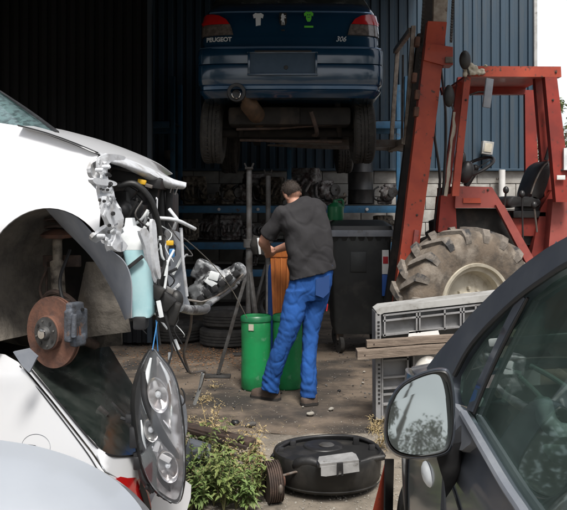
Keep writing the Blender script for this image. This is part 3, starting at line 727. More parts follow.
b = MB(); b.panel([(-30, 335), (-24, 250), (0, 215), (48, 205), (92, 235), (118, 280), (122, 345), (60, 352)], lambda px, py: sd(px, py, .60 + .05 * nz((px * .05, py * .05, 0))), 10, thick=.01, back=LA)
b.build('inner_arch', 'wheelwell', wc)
b = MB(); b.panel([(86, 262), (108, 262), (124, 290), (130, 332), (104, 335), (82, 338), (78, 300)], lambda px, py: sd(px, py, .36 + .03 * math.sin(px * .11) + .02 * nz((px * .06, py * .06, 4))), 6, thick=.008, back=LA)
b.build('splash_panel', 'wheelwell', wc, sharp=60)
# the grey liner that curls down in front of the wheel
b = MB(); b.patch([[sd(46, 209, .02), sd(62, 211, .00), sd(78, 219, -.01), sd(96, 238, -.01), sd(110, 250, -.02), sd(124, 262, -.02), sd(131, 282, -.03), sd(131, 318, -.04)],
                   [sd(50, 214, .10), sd(62, 222, .09), sd(76, 234, .07), sd(92, 250, .05), sd(104, 264, .04), sd(114, 280, .03), sd(122, 298, .02), sd(127, 319, .01)],
                   [sd(52, 216, .18), sd(64, 229, .17), sd(77, 242, .15), sd(90, 256, .13), sd(100, 270, .12), sd(110, 287, .10), sd(118, 303, .09), sd(125, 320, .07)]], 5, 5, .004)
b.build('wheel_arch_liner', 'liner', wc, sharp=60)
# strut, knuckle, disc, caliper
st = MB(); st.tube([sd(57, 236, .30), sd(59, 303, .22)], .021, 14); st.tube([sd(57, 262, .275), sd(59, 300, .225)], .030, 14); s_ob = st.build('suspension_strut', 'casting_warm', wc)
b = MB(); b.lathe(sd(57, 236, .30), (0, 0, 1), [(.02, -.012), (.062, -.008), (.07, .006), (.055, .018), (.02, .03)], 24); b.build('spring_seat', 'rust', s_ob)
b = MB()
prev = None; pts = []
for k in range(34):
    a = k * .62; pts.append(sd(57, 236, .30) + Vector((.05 * math.cos(a), .05 * math.sin(a), .02 + k * .0032)))
b.tube(pts, .006, 6); b.build('coil_spring', 'dark_rust', s_ob)
b = MB()
b.beam(sd(44, 261, .33), sd(80, 261, .32), .02, .05); b.tube([sd(46, 262, .3), sd(47, 300, .27)], .006, 8); b.tube([sd(42, 300, .25), sd(52, 292, .2), sd(66, 296, .2), sd(78, 306, .22)], .012, 8, smooth=4)
b.tube([sd(47, 268, .28), sd(40, 290, .24), sd(50, 312, .2)], .006, 8, smooth=4); b.build('bracket_arm', 'dark_rust', s_ob)
b = MB(); b.box(sd(60, 314, .19), (.10, .07, .13), Matrix.Rotation(-.4, 3, 'Z'), .02); b.tube([sd(60, 330, .2), sd(95, 345, .55)], .022, 10); b.tube([sd(64, 345, .2), sd(30, 352, .6)], .02, 10)
b.build('steering_knuckle', 'dark_rust', wc)
th2 = math.radians(32); DN = Vector((-math.sin(th2), -math.cos(th2), 0)); DC = at(53.5, 332, 3.19)
R_ = .142
disc = MB(); pr = [(.03, -.012), (R_, -.012), (R_, -.004), (.07, -.004), (.07, .0035), (R_, .0035), (R_, .012), (.074, .012), (.070, .014), (.069, .034), (.066, .038), (.02, .038)]
disc.lathe(DC, DN, pr, 56); dob = disc.build('brake_disc', 'rust', wc, sharp=30)
b = MB(); b.lathe(DC, DN, [(.064, .0385), (.064, .041), (.028, .042), (.026, .054), (.022, .058), (.001, .058)], 32); b.build('hub_face', 'dark_steel', dob)
b = MB(); b.lathe(DC, DN, [(.02, .058), (.019, .064), (.008, .066), (.001, .066)], 20); b.build('hub_cap', 'chrome', dob)
u_ = DN.cross(UP).normalized()
for k in range(4):
    a = k * PI / 2 + .6; MB().lathe(DC + (u_ * math.cos(a) + UP * math.sin(a)) * .048, DN, [(.001, .043), (.007, .043), (.007, .0445), (.001, .0445)], 10).build('stud_hole', 'black_plastic', dob)
for k in range(4):
    a = k * PI / 2 + 1.3; MB().lathe(DC + (u_ * math.cos(a) + UP * math.sin(a)) * .05, DN, [(.001, .042), (.0035, .042), (.0035, .046), (.001, .046)], 8).build('stud', 'steel', dob)
cal = MB(); CP = at(78, 325, 3.13)
cal.box(CP + Vector((-.008, 0, 0)), (.034, .10, .125), Matrix.Rotation(-th2, 3, 'Z'), .015); cal.box(CP + Vector((-.012, .0, .07)), (.036, .07, .04), Matrix.Rotation(-th2, 3, 'Z'), .01)
cal.box(CP + Vector((.0, .0, -.06)), (.036, .06, .045), Matrix.Rotation(-th2, 3, 'Z'), .01); cal.tube([CP + Vector((.0, -.05, .05)), CP + Vector((.0, -.06, -.04))], .012, 8)
remesh(cal.build('brake_caliper', 'caliper', wc), .004, 1)
b = MB(); b.tube([CP + Vector((.02, 0, .06)), at(66, 305, 3.2), at(60, 280, 3.3), at(70, 250, 3.4)], .007, 7, smooth=5); b.build('brake_hose', 'black_plastic', wc)

# ---- exposed front end
def bracket(name, outline, f, step=4, th=.012, m='white_dirty', holes=(), parent=wc):
    return MB().panel(cr2(outline, 3), f, step, holes, thick=th, back=Vector((.2, 1, 0))).build(name, m, parent, sharp=40)
# torn mounting flange of the wing
ro = random.Random(3)
bracket('lamp_mount', [(91, 165), (99, 160), (107, 162), (108, 178), (113, 188), (116, 200), (122, 212), (118, 222), (124, 232), (116, 236), (117, 244), (110, 250), (106, 238), (96, 243), (92, 238), (102, 230), (108, 224), (104, 210), (100, 196), (99, 182), (92, 176)],
        lambda a, b_: fr(a, b_, .02 + .05 * nz((a * .09, b_ * .09, 2))), 3, .014, holes=[[(105, 203), (109, 204), (108, 209), (104, 208)], [(110, 238), (113, 238), (113, 242), (110, 242)]])
bracket('lamp_mount_rib', [(94, 178), (110, 180), (117, 183), (114, 186), (96, 184)], lambda a, b_: fr(a, b_, .075), 3, .02)
bracket('lamp_mount_top', [(99, 158), (108, 154), (124, 156), (124, 160), (112, 161), (106, 170), (102, 176), (98, 170)], lambda a, b_: fr(a, b_, .05 - .0015 * abs(a - 108)), 3, .012)
b = MB()
for px, py, r in ((104, 190, .012), (101, 207, .010), (107, 216, .013), (113, 226, .008), (98, 236, .008), (112, 244, .009), (103, 167, .008), (96, 170, .007)):
    b = MB(); b.lathe(fr(px, py, .055), -HD * -1, [(.001, .03), (r * .5, .03), (r, .026), (r, .0), (.001, .0)], 14)
    b.build('fixing_boss', 'white_dirty', wc)
for px, py in ((104, 203), (99, 200), (113, 217), (108, 232)):
    MB().lathe(fr(px, py, .08), HD, [(.001, 0), (.006, 0), (.006, .006), (.001, .007)], 8).build('bolt', 'dark_steel', wc)
bracket('radiator_side_panel', [(107, 196), (116, 205), (124, 218), (121, 236), (128, 246), (121, 252), (112, 246), (116, 234), (106, 216)], lambda a, b_: fr(a, b_, .10), 3, .02, 'white_dirty')
# air duct and dark parts deep in the bay
b = MB(); b.tube([at(118, 186, 3.22), at(134, 184, 3.22), at(148, 196, 3.24), at(156, 214, 3.26), at(160, 232, 3.28), at(163, 252, 3.3)], [.012, .0135, .0135, .012, .011, .009], 14, smooth=8)
hose = b.build('air_hose', 'black_dusty', wc)
b = MB()
for k in range(5):
    b.tube([at(128 + k * 7, 205 + k * 3, 3.42), at(122 + k * 9, 236, 3.40)], .012, 8)
b.box(at(132, 214, 3.46), (.10, .12, .13), Matrix.Rotation(.4, 3, 'Y'), .02); b.ball(at(124, 210, 3.3), (.035, .035, .04)); b.box(at(150, 205, 3.55), (.07, .08, .22), Matrix.Rotation(.15, 3, 'Y'), .01)
b.box(at(170, 210, 3.62), (.035, .05, .20), None, .008); b.box(at(162, 214, 3.60), (.03, .05, .24), Matrix.Rotation(-.05, 3, 'Y'), .008)
b.box(at(140, 180, 3.5), (.22, .2, .05), Matrix.Rotation(.18, 3, 'Y'), .02); b.build('engine_bay_gear', 'black_plastic', wc)
MB().box(at(142, 182, 3.32), (.035, .02, .02), Matrix.Rotation(.2, 3, 'Y'), .004).build('yellow_cap', 'yellow', wc)
MB().box(at(149, 186, 3.32), (.03, .02, .015), Matrix.Rotation(.3, 3, 'Y'), .004).build('latch_plate', 'galv', wc)
# washer bottle: milky neck and aqua tank, tapered, slightly leaning
def rect(px0, px1, py, d, dep):
    a = at(px0, py, d); c = at(px1, py, d); m_ = (a + c) / 2; w_ = (c.x - a.x) / 2
    return rr(m_.x, m_.y + dep / 2, m_.z, w_, dep / 2, min(w_, dep / 2) * .45, 3)
b = MB(); b.rings([rect(131, 150, 318, 3.0, .11), rect(129, 152.5, 314, 3.0, .13), rect(127, 152, 290, 3.0, .14), rect(124, 149, 262, 3.0, .15), rect(121, 145, 248, 3.01, .14)]); wb = b.build('washer_bottle', 'aqua', wc)
b = MB(); b.rings([rect(120.5, 145.5, 250, 3.008, .142), rect(118, 142, 236, 3.01, .13), rect(120, 139, 230, 3.02, .11), rect(124, 133, 226, 3.03, .08), rect(125, 132, 218, 3.04, .06)]); b.build('bottle_neck', 'milky', wb)
b = MB(); b.beam(at(124, 271, 2.985), at(143, 256, 2.985), .012, .014); b.build('retaining_strap', 'black_plastic', wb)
MB().box(at(141, 322, 3.03), (.05, .08, .05), None, .01).build('washer_pump', 'black_plastic', wb)
# front panel: pale uprights, grey radiator side, slots, cross tubes
bracket('front_upright', [(140, 231), (147, 229), (151, 240), (154, 262), (158, 284), (153, 280), (148, 262), (145, 246)], lambda a, b_: fr(a, b_, .10), 4, .012, 'white_dirty')
bracket('inner_upright', [(152, 222), (156, 224), (158, 250), (161, 276), (158, 277), (154, 258)], lambda a, b_: fr(a, b_, .16), 4, .012, 'white_dirty')
bracket('radiator_panel', [(166, 232), (172, 230), (182, 236), (184, 260), (186, 292), (190, 306), (178, 306), (170, 290), (166, 262)], lambda a, b_: at(a, b_, 3.42 + .002 * (a - 166)), 4, .02, 'grey_plastic', holes=[[(171, 240), (176, 246), (176, 256), (171, 260), (168, 250)]])
b = MB(); b.tube([at(181, 228, 3.36), at(183, 262, 3.38), at(187, 296, 3.42)], .007, 8); b.build('edge_strip', 'white_dirty', wc)
b = MB(); b.tube([at(156, 218, 3.30), at(176, 220, 3.32), at(195, 229, 3.42)], .008, 10, smooth=3); b.build('cross_tube', 'white_dirty', wc)
b = MB(); b.tube([at(169, 209, 3.35), at(177, 219, 3.34), at(174, 229, 3.36)], .008, 10); b.build('tube_stub', 'white_dirty', wc)
b = MB(); b.tube([at(132, 226, 3.32), at(142, 219, 3.32), at(148, 210, 3.33)], .007, 10, smooth=3); b.build('pipe_elbow', 'milky', wc)
for name, m, pts, r in (
    ('wire_loom', 'black_plastic', [(147, 262), (150, 275), (156, 288), (158, 300)], .007),
    ('wire_loom', 'black_plastic', [(160, 240), (165, 262), (158, 282), (162, 300), (156, 312)], .006),
    ('pale_cable', 'milky', [(160, 236), (162, 256), (167, 264), (165, 286), (162, 296)], .005),
    ('pale_cable', 'milky', [(174, 250), (168, 262), (165, 276)], .005),
    ('wire_loom', 'black_plastic', [(162, 296), (166, 320), (176, 348), (188, 372)], .004),
    ('thin_rod', 'steel', [(184, 238), (198, 250), (214, 266), (232, 290), (247, 318)], .0022),
    ('wire_loom', 'black_plastic', [(156, 305), (158, 330), (160, 345)], .005),
    ('wire_loom', 'black_plastic', [(165, 310), (169, 330), (172, 350), (168, 366)], .004),
    ('wire_loom', 'black_plastic', [(140, 250), (146, 262), (150, 288), (156, 298)], .006),
    ('wire_loom', 'black_plastic', [(150, 214), (154, 232), (152, 250), (158, 268)], .006),
    ('blue_cable', 'cable_blue', [(156, 320), (157, 338), (158, 352)], .0022),
    ('wire_loom', 'black_plastic', [(172, 296), (178, 318), (174, 330), (182, 344)], .003)):
    dd0 = 3.05 if name != 'thin_rod' else 3.5
    pp = [at(px, py, (dd0 if name != 'thin_rod' else 3.4 + .7 * i / 4) + .12 * max(0, (px - 155) / 40) * (name != 'thin_rod')) for i, (px, py) in enumerate(pts)]
    MB().tube(pp, r, 8, smooth=6).build(name, m, wc)
rc = random.Random(5)
for k in range(34):                                  # small ribs, tabs and holes of the torn lamp mount
    py = rc.uniform(160, 246); px = 99 + (py - 160) * .17 + rc.uniform(-6, 9); c = fr(px, py, .10 + rc.uniform(-.005, .012)); a = rc.uniform(0, PI)
    dv = LA * math.cos(a) * .5 + UP * math.sin(a); L = rc.uniform(.006, .022)
    if k % 3 == 0: MB().lathe(c, HD - LA * .2, [(.001, .003), (L * .4, .003), (L * .45, -.004)], 10).build('mount_hole', 'black_plastic', wc)
    else: MB().beam(c - dv * L, c + dv * L, .003, rc.uniform(.006, .014), bev=.001).build('mount_tab', rc.choice(['white_dirty', 'white_dirty', 'grey_plastic', 'milky']), wc)
for k in range(26):                                  # thin broken brackets and clips
    px = rc.uniform(112, 184); py = rc.uniform(206, 306)
    if 118 < px < 150 and py > 226: continue
    d = 3.12 + .0045 * (px - 112) + rc.uniform(-.02, .08); c = at(px, py, d); L = rc.uniform(.03, .09); a = rc.gauss(1.45, .6); w = rc.uniform(.006, .016)
    dv = Vector((math.cos(a), rc.uniform(-.3, .3), math.sin(a))) * L / 2; e = Vector((-dv.z, 0, dv.x)) * rc.uniform(-.5, .5)
    b = MB(); b.beam(c - dv, c + dv, .004, w, bev=.001); b.beam(c + dv, c + dv + e, .004, w * .9, bev=.001)
    if k % 3 == 0: b.lathe(c + dv * .6 + Vector((0, -.004, 0)), (0, -1, 0), [(.001, .004), (w * .45, .004), (w * .5, 0)], 8)
    b.build('broken_bracket', rc.choice(['white_dirty', 'black_plastic', 'milky', 'dark_steel', 'grey_plastic', 'black_plastic']), wc)
for k in range(20):
    px = rc.uniform(120, 182); py = rc.uniform(200, 300); d = 3.10 + .0045 * (px - 112)
    pts = [at(px + rc.uniform(-10, 10) + 3 * i, py + i * rc.uniform(10, 19), d + rc.uniform(-.03, .03)) for i in range(4)]
    MB().tube(pts, rc.uniform(.0018, .0045), 6, smooth=5).build('wire', rc.choice(['black_plastic', 'black_plastic', 'milky', 'dark_steel']), wc)
for k in range(16):                                  # dark shapes deeper in the bay
    px = rc.uniform(116, 182); py = rc.uniform(192, 300); d = 3.34 + .004 * (px - 112) + rc.uniform(0, .12)
    MB().box(at(px, py, d), (rc.uniform(.02, .07), .05, rc.uniform(.03, .10)), Matrix.Rotation(rc.gauss(0, .4), 3, 'Y'), .008).build('engine_fitting', rc.choice(['black_dusty', 'black_plastic', 'dark_steel', 'casting']), wc)
b = MB(); b.tube([p + Vector((0, -.004, .001)) for p in nearp[:4]], .0028, 6, smooth=4); b.build('bonnet_gap', 'black_plastic', wc)
b = MB(); b.box(at(157, 292, 3.06), (.05, .06, .05), Matrix.Rotation(.5, 3, 'Y'), .01); b.box(at(164, 300, 3.10), (.08, .07, .06), Matrix.Rotation(.7, 3, 'Y'), .012)
b.box(at(170, 312, 3.12), (.07, .05, .09), Matrix.Rotation(.3, 3, 'Y'), .012); b.box(at(160, 280, 3.15), (.05, .06, .08), None, .012); b.ball(at(176, 300, 3.2), (.03, .03, .04)); b.tube([at(160, 300, 3.1), at(176, 322, 3.14)], .014, 8)
b.build('wiring_plug', 'black_dusty', wc)
b = MB(); b.box(at(169, 290, 3.10), (.038, .01, .022), Matrix.Rotation(.45, 3, 'Y'), .006); b.build('metal_tab', 'steel', wc)
b = MB(); b.box(at(160, 309, 3.02), (.017, .012, .065), Matrix.Rotation(-.2, 3, 'Y'), .004); b.build('white_connector', 'milky', wc)
MB().box(at(172, 253, 3.25), (.022, .02, .035), None, .005).build('blue_connector', 'cable_blue', wc)
MB().box(at(170, 243, 3.25), (.03, .02, .02), None, .005).build('yellow_connector', 'yellow', wc)
b = MB(); b.box(at(176, 345, 3.2), (.02, .015, .045), Matrix.Rotation(-.4, 3, 'Y'), .004); b.box(at(170, 356, 3.2), (.015, .012, .03), None, .004); b.build('dangling_plug', 'milky', wc)
# bumper beam and the far side headlamp hanging off it
b = MB(); b.tube([at(180, 308, 3.3), at(192, 310, 3.45), at(205, 309, 3.6), at(210, 303, 3.85), at(236, 286, 4.15)], [.017, .021, .022, .015, .010], 12, smooth=6); b.build('bumper_beam', 'lamp_plastic', wc)
hl = MB()
hl.tube([at(196, 302, 4.0), at(212, 290, 4.0), at(228, 278, 4.02), at(240, 270, 4.05)], [.045, .055, .05, .035], 12, smooth=4); hl.box(at(206, 272, 4.05), (.13, .10, .10), Matrix.Rotation(.45, 3, 'Y'), .015)
hl.box(at(200, 292, 4.0), (.10, .12, .10), Matrix.Rotation(-.5, 3, 'Y'), .015); hl.ball(at(238, 272, 4.02), (.045, .05, .05))
for k in range(26):
    a = ro.uniform(0, 1); q = at(197 + 42 * a + ro.uniform(-7, 3), 298 - 26 * a + ro.uniform(-8, 8) - 10 * (a < .4), 3.95 + ro.uniform(0, .06))
    hl.box(q, (ro.uniform(.015, .05), .04, ro.uniform(.012, .035)), Matrix.Rotation(ro.uniform(-1.2, .2), 3, 'Y'))
hob = hl.build('far_headlamp', 'lamp_plastic', wc)
remesh(hob, .006, 0, lambda p: .003 * nz(p, 60))
b = MB()
for k in range(6):
    px = 201 + k * 7; py = 296 - k * 5.0; b.box(at(px, py + 2, 3.93), (.032, .04, .028), Matrix.Rotation(-.6, 3, 'Y'), .004)
b.build('lamp_socket', 'black_plastic', hob)
b = MB(); b.beam(at(206, 279, 3.93), at(216, 286, 3.93), .02, .03); b.box(at(214, 276, 3.93), (.05, .03, .04), Matrix.Rotation(.3, 3, 'Y'), .006); b.build('bulb_cover', 'milky', hob)
b = MB(); b.tube([at(188, 300, 3.9), at(205, 301, 3.92), at(226, 290, 3.95), at(243, 274, 3.98)], .006, 8, smooth=5); b.build('lamp_rim', 'galv', hob)

# ================================================================== BENT PIPE
pl = thing('bent_pipe', at(195, 405, 3.9), 'thin bent metal pipe with white end hanging over the dirt', 'pipe')
b = MB(); b.tube([at(192, 308, 3.5), at(190, 330, 3.55), at(184, 352, 3.6), at(187, 366, 3.65), at(191, 373, 3.7), at(203, 371, 3.8), at(204, 376, 3.82), at(195, 403, 3.9)], .006, 8, smooth=4); b.build('pipe_run', 'galv', pl)
b = MB(); b.tube([at(203, 373, 3.81), at(200, 388, 3.86), at(194.5, 404, 3.9)], .009, 8); b.build('pale_sleeve', 'milky', pl)

# ================================================================== HEADLAMP HANGING FROM A WIRE
hd = thing('dangling_headlamp', at(160, 510, 2.85), 'large clear car headlamp dangling upright on a thin wire', 'headlamp')
outl = [(152, 349), (159, 356), (169, 368), (176, 384), (180, 405), (183, 430), (184, 455), (184, 478), (180, 500), (174, 503), (163, 497), (154, 488), (146, 474), (140, 452), (136, 428), (134, 405), (136, 385), (143, 364)]
cen = (160, 430)
def lampf(off, dome):
    def f(a, b_):
        r = min(1, math.hypot((a - 160) / 26, (b_ - 428) / 80)); return at(a, b_, 2.87 + off - dome * (1 - r * r) - (a - 160) * .0022)
    return f
b = MB(); b.panel(cr2(outl, 3), lampf(.024, .0), 6, thick=.012, back=(0, 1, 0)); b.build('lamp_back', 'black_plastic', hd)
sh = [((x - 159) * 1.04 + 157, (y - 428) * .99 + 428) for x, y in outl]
b = MB()
b.rings([[at((x - 159) * s_ + 159 - o, (y - 428) * s_ + 428, 2.89 + dz) for x, y in cr2(outl, 2)] for s_, dz, o in ((.97, .0, 0), (1.0, .02, 3), (.96, .07, 5), (.70, .13, 6), (.3, .16, 6))]); b.build('lamp_housing', 'black_dusty', hd)
b = MB(); b.panel([(159 + (x - 159) * .93, 428 + (y - 428) * .95) for x, y in cr2(outl, 3)], lambda a, c: at(a, c, 2.882 + .004 * math.sin(a * .5) - (a - 160) * .0022), 4, thick=.004, back=(0, 1, 0)); b.build('inner_bezel', 'lamp_bezel', hd, sharp=60)
def bowl(px, py, r, nm, el=1.0):
    c0 = at(px, py, 2.848); axb = Vector((.15, -1, .1)).normalized()
    bw = MB().lathe(c0, axb, [(.010, -.028), (r * .45, -.020), (r * .8, -.004), (r, .012), (r * 1.06, .013), (r * 1.08, .006), (r * .6, -.03), (.01, -.034)], 30)
    bw.v = [Vector((c0.x + (v.x - c0.x) + (v.z - c0.z) * -.28, v.y, c0.z + (v.z - c0.z) * el)) for v in bw.v]; bw = bw.build(nm, 'bowl', hd, sharp=60)
    MB().lathe(c0, axb, [(.001, .006), (.008, .004), (.011, -.004), (.011, -.028)], 14).build('bulb', 'milky', bw)
bowl(158, 395, .034, 'upper_bowl', 1.75); bowl(151, 430, .024, 'middle_bowl', 1.6); bowl(168, 466, .034, 'lower_bowl', 1.6)
for pts, r, m, nm in (([(151, 358), (147, 376), (144, 398), (147, 414)], .010, 'milky', 'bright_fold'), ([(160, 362), (168, 378), (173, 400), (177, 425)], .007, 'milky', 'bright_fold'), ([(145, 440), (152, 462), (163, 482), (172, 492)], .010, 'black_plastic', 'dark_fold'),
                      ([(163, 420), (172, 432), (178, 446)], .008, 'bowl', 'chrome_fold'), ([(152, 446), (158, 456), (160, 468)], .009, 'bowl', 'chrome_fold'), ([(176, 470), (177, 484), (172, 494)], .007, 'muffler', 'brown_fold'), ([(141, 420), (144, 440), (150, 456)], .006, 'milky', 'bright_fold')):
    MB().tube([at(x, y, 2.862) for x, y in pts], [r * .4, r, r, r * .4], 8, smooth=5).build(nm, m, hd)
b = MB(); b.panel(cr2([(169, 380), (173, 390), (177, 415), (180, 440), (176, 436), (171, 415), (167, 396)], 3), lambda a, c: at(a, c, 2.856), 4, thick=.003, back=(0, 1, 0)); b.build('side_strip', 'muffler', hd, sharp=60)
b = MB(); b.tube([at(143, 372, 2.858), at(146, 398, 2.85), at(156, 424, 2.845), at(168, 444, 2.845), at(180, 458, 2.85)], [.009, .016, .017, .014, .008], 10, smooth=5); b.build('divider', 'black_plastic', hd)
b = MB(); b.box(at(165, 458, 2.845), (.045, .01, .02), Matrix.Rotation(.5, 3, 'Y'), .003); b.box(at(157, 446, 2.85), (.02, .01, .04), Matrix.Rotation(.3, 3, 'Y'), .003); b.build('bright_baffle', 'paper', hd)
b = MB(); b.panel(cr2(outl, 3), lampf(-.012, .055), 5, thick=.003, back=(0, 1, 0)); b.build('clear_cover', 'clear_lens', hd, sharp=70)
b = MB(); cc = cr2(outl, 3); b.tube([at(x, y, 2.858 - (x - 160) * .0022) for x, y in cc] + [at(*cc[0], 2.858)], .0022, 7); b.build('cover_rim', 'lamp_plastic', hd)
b = MB(); b.panel(cr2([(176, 405), (180, 396), (185, 406), (187, 428), (184, 440), (181, 432)], 3), lambda a, c: at(a, c, 2.90), 4, thick=.02, back=(0, 1, 0))
b.build('side_bracket', 'grey_plastic', hd)
b = MB(); b.box(at(135, 436, 2.93), (.035, .05, .08), None, .01); b.box(at(130, 418, 2.95), (.03, .03, .035), None, .006); b.tube([at(128, 420, 2.95), at(121, 418, 2.96)], .006, 7); b.box(at(138, 462, 2.93), (.03, .04, .05), None, .008)
b.tube([at(136, 452, 2.93), at(143, 478, 2.92), at(153, 492, 2.91)], .013, 8); b.build('adjuster_lug', 'black_plastic', hd)
b = MB()
for k in range(5): b.box(at(147 + k * 6, 487 + k * 3.4, 2.89), (.012, .02, .014), Matrix.Rotation(.5, 3, 'Y'), .002)
b.build('clip_teeth', 'black_plastic', hd)
b = MB(); b.tube([at(152.5, 350, 2.87), at(155, 335, 2.93), at(157, 322, 3.03)], .0022, 6); b.build('hanging_wire', 'cable_blue', hd)
b = MB(); b.tube([at(181, 388, 2.86), at(184, 393, 2.86), at(184.5, 402, 2.86), at(181, 406, 2.86)], .003, 7, smooth=4); b.build('wire_loop', 'black_plastic', hd)

# ================================================================== LOWER WHITE CAR (rear towards the right)
lw = thing('white_hatchback', (-.9, 3.0, GZ), 'white hatchback at the bottom of the stack, rear window dusty', 'car', 'wrecked cars stacked on the left')
def dl(px, py): return 2.80 + .0042 * (100 - px) + .0011 * (455 - py)
side = [(-200, 352), (-60, 350), (-10, 352), (5, 354.5), (18, 362), (30, 378), (50, 402), (72, 430), (90, 453), (104, 474), (118, 500), (124, 540), (100, 620), (-200, 620)]
def lws(a, b_): return at(a, b_, dl(a, b_) + .05 * math.exp(-((b_ - 356) / 10) ** 2) + .02 * max(0, (460 - b_) / 100))
MB().panel(side, lws, 9, thick=.006, back=(0, 1, 0)).build('rear_quarter', 'white_paint', lw, sharp=60)
# hatch frame between shut line and glass
hat = [(20, 362), (32, 376), (52, 400), (74, 428), (92, 451), (106, 471), (118, 478), (135, 480), (150, 476), (168, 468), (168, 452), (140, 455), (122, 456), (108, 454), (98, 448), (84, 433), (60, 404), (36, 375), (24, 360)]
def hz(a, b_): return at(a, b_, 2.792 + .0042 * (100 - a) * (a < 100) + .0011 * (455 - b_) + max(0, a - 104) * .0062)
MB().panel(hat, hz, 5, thick=.006, back=(0, 1, 0)).build('tailgate', 'white_paint', lw, sharp=60)
def gl(a, b_):
    e = (a - (24 + (b_ - 360) * .82)) / 60; return at(a, b_, 2.81 + .0042 * (100 - a) * (a < 100) + .0016 * (455 - b_) + max(0, e) * .55)
MB().panel([(24, 360), (36, 375), (60, 404), (84, 433), (98, 448), (108, 454), (122, 456), (148, 455), (152, 420), (132, 383), (106, 341), (60, 336), (30, 346)], gl, 8, thick=.005, back=(0, 1, 0)).build('rear_window', 'dark_glass', lw, sharp=70)
b = MB(); b.tube([hz(24, 361) , hz(36, 375.5), hz(60, 404), hz(84, 433), hz(97, 447), hz(108, 454.5), hz(124, 456.5), hz(150, 453)], .004, 7, smooth=3); b.build('window_seal', 'black_plastic', lw)
b = MB(); b.tube([gl(150, 440) + Vector((0, -.012, 0)), gl(112, 402) + Vector((0, -.012, 0))], .007, 7); wp = b.build('wiper', 'dark_steel', lw); MB().box(gl(104, 410) + Vector((0, -.03, 0)), (.05, .02, .03), Matrix.Rotation(.8, 3, 'Y'), .008).build('wiper_pivot', 'dark_steel', wp)
b = MB(); b.panel([(13, 352), (28, 349), (37, 357), (29, 373), (22, 366)], lambda a, c: at(a, c, 3.02), 5, thick=.02, back=(0, 1, 0)); b.build('spoiler_fin', 'liner', lw)
# shut line as a real groove edge strip
b = MB(); b.tube([lws(20, 366) , lws(44, 396), lws(68, 427), lws(88, 454), lws(98, 470)], .0028, 6, smooth=3); b.build('shut_line', 'black_plastic', lw)
c = [(36 + 14.5 * math.cos(a), 447 - 13 * math.sin(a)) for a in [2 * PI * k / 28 for k in range(28)]]
b = MB(); b.tube([lws(x, y) + Vector((0, -.0005, 0)) for x, y in c + c[:1]], .0012, 5); fl = b.build('fuel_flap', 'grey_plastic', lw)
b = MB(); b.panel([(29, 444), (36, 445), (36, 447.5), (30, 446)], lambda a, c: lws(a, c) + Vector((0, -.004, 0)), 3, thick=.002, back=(0, -1, 0)); b.build('finger_slot', 'black_plastic', fl)
b = MB(); b.panel(cr2([(117, 477.5), (128, 477.5), (141, 479), (147, 492), (151, 508), (148, 530), (134, 526), (126, 505)], 2), lambda a, c: hz(a, c) + Vector((0, -.012 + .0006 * (a - 117), 0)), 4, thick=.03, back=(0, 1, 0)); tl = b.build('tail_light', 'taillight', lw)
b = MB(); b.panel([(141, 479), (147, 492), (151, 508), (148, 530), (143, 528), (146, 506), (140, 488)], lambda a, c: hz(a, c) + Vector((0, -.016, 0)), 4, thick=.004, back=(0, -1, 0)); b.build('dark_edge', 'black_plastic', tl)
bw_ = [(104, 474), (118, 478), (128, 505), (138, 530), (150, 505), (158, 488), (172, 484), (184, 480), (191, 486), (190, 500), (184, 520), (176, 620), (110, 620), (116, 540)]
MB().panel(bw_, lambda a, c: hz(a, c) + Vector((0, .006 + .02 * math.sin((c - 480) * .05) * (c > 480), 0)), 6, thick=.02, back=(0, 1, 0)).build('rear_bumper', 'white_paint', lw, sharp=60)
MB().box((-1.9, 4.1, .36), (1.2, 1.1, .85), None, .05).build('body_core', 'underbody', lw)

# ================================================================== SILVER CAR (nearest, bottom left)
sc_ = thing('silver_car', (-.9, 1.75, GZ), 'silver grey car wing filling the bottom left corner', 'car', 'wrecked cars stacked on the left')
ridge = [(-160, 428), (-60, 432), (0, 440), (40, 447), (80, 460), (112, 478), (132, 496), (146, 517), (154, 545)]
rows = []
for s_ in range(7):
    t = s_ / 6; row = []
    for i, (px, py) in enumerate(ridge):
        d0 = 2.28 - .0004 * px
        p = at(px, py, d0)
        row.append(p + Vector((-.02 * t * i / 8, -.50 * math.sin(t * PI / 2) , -.42 * (1 - math.cos(t * PI / 2)) - .12 * t)))
    rows.append(row)
b = MB(); b.patch(rows, 5, 4, .005, toward=(0, 0, -1)); b.build('front_wing', 'silver_paint', sc_, sharp=60)
rows = [[at(px, py, 2.28 - .0004 * px) + Vector((0, .16 * k, -.062 * k - .012 * k * k)) for px, py in ridge] for k in range(4)]
b = MB(); b.patch(rows, 5, 3, .005, toward=(0, 0, -1)); b.build('bonnet', 'silver_paint', sc_, sharp=60)
MB().box((-1.15, 2.2, .28), (1.1, .7, .7), None, .05).build('body_core', 'underbody', sc_)
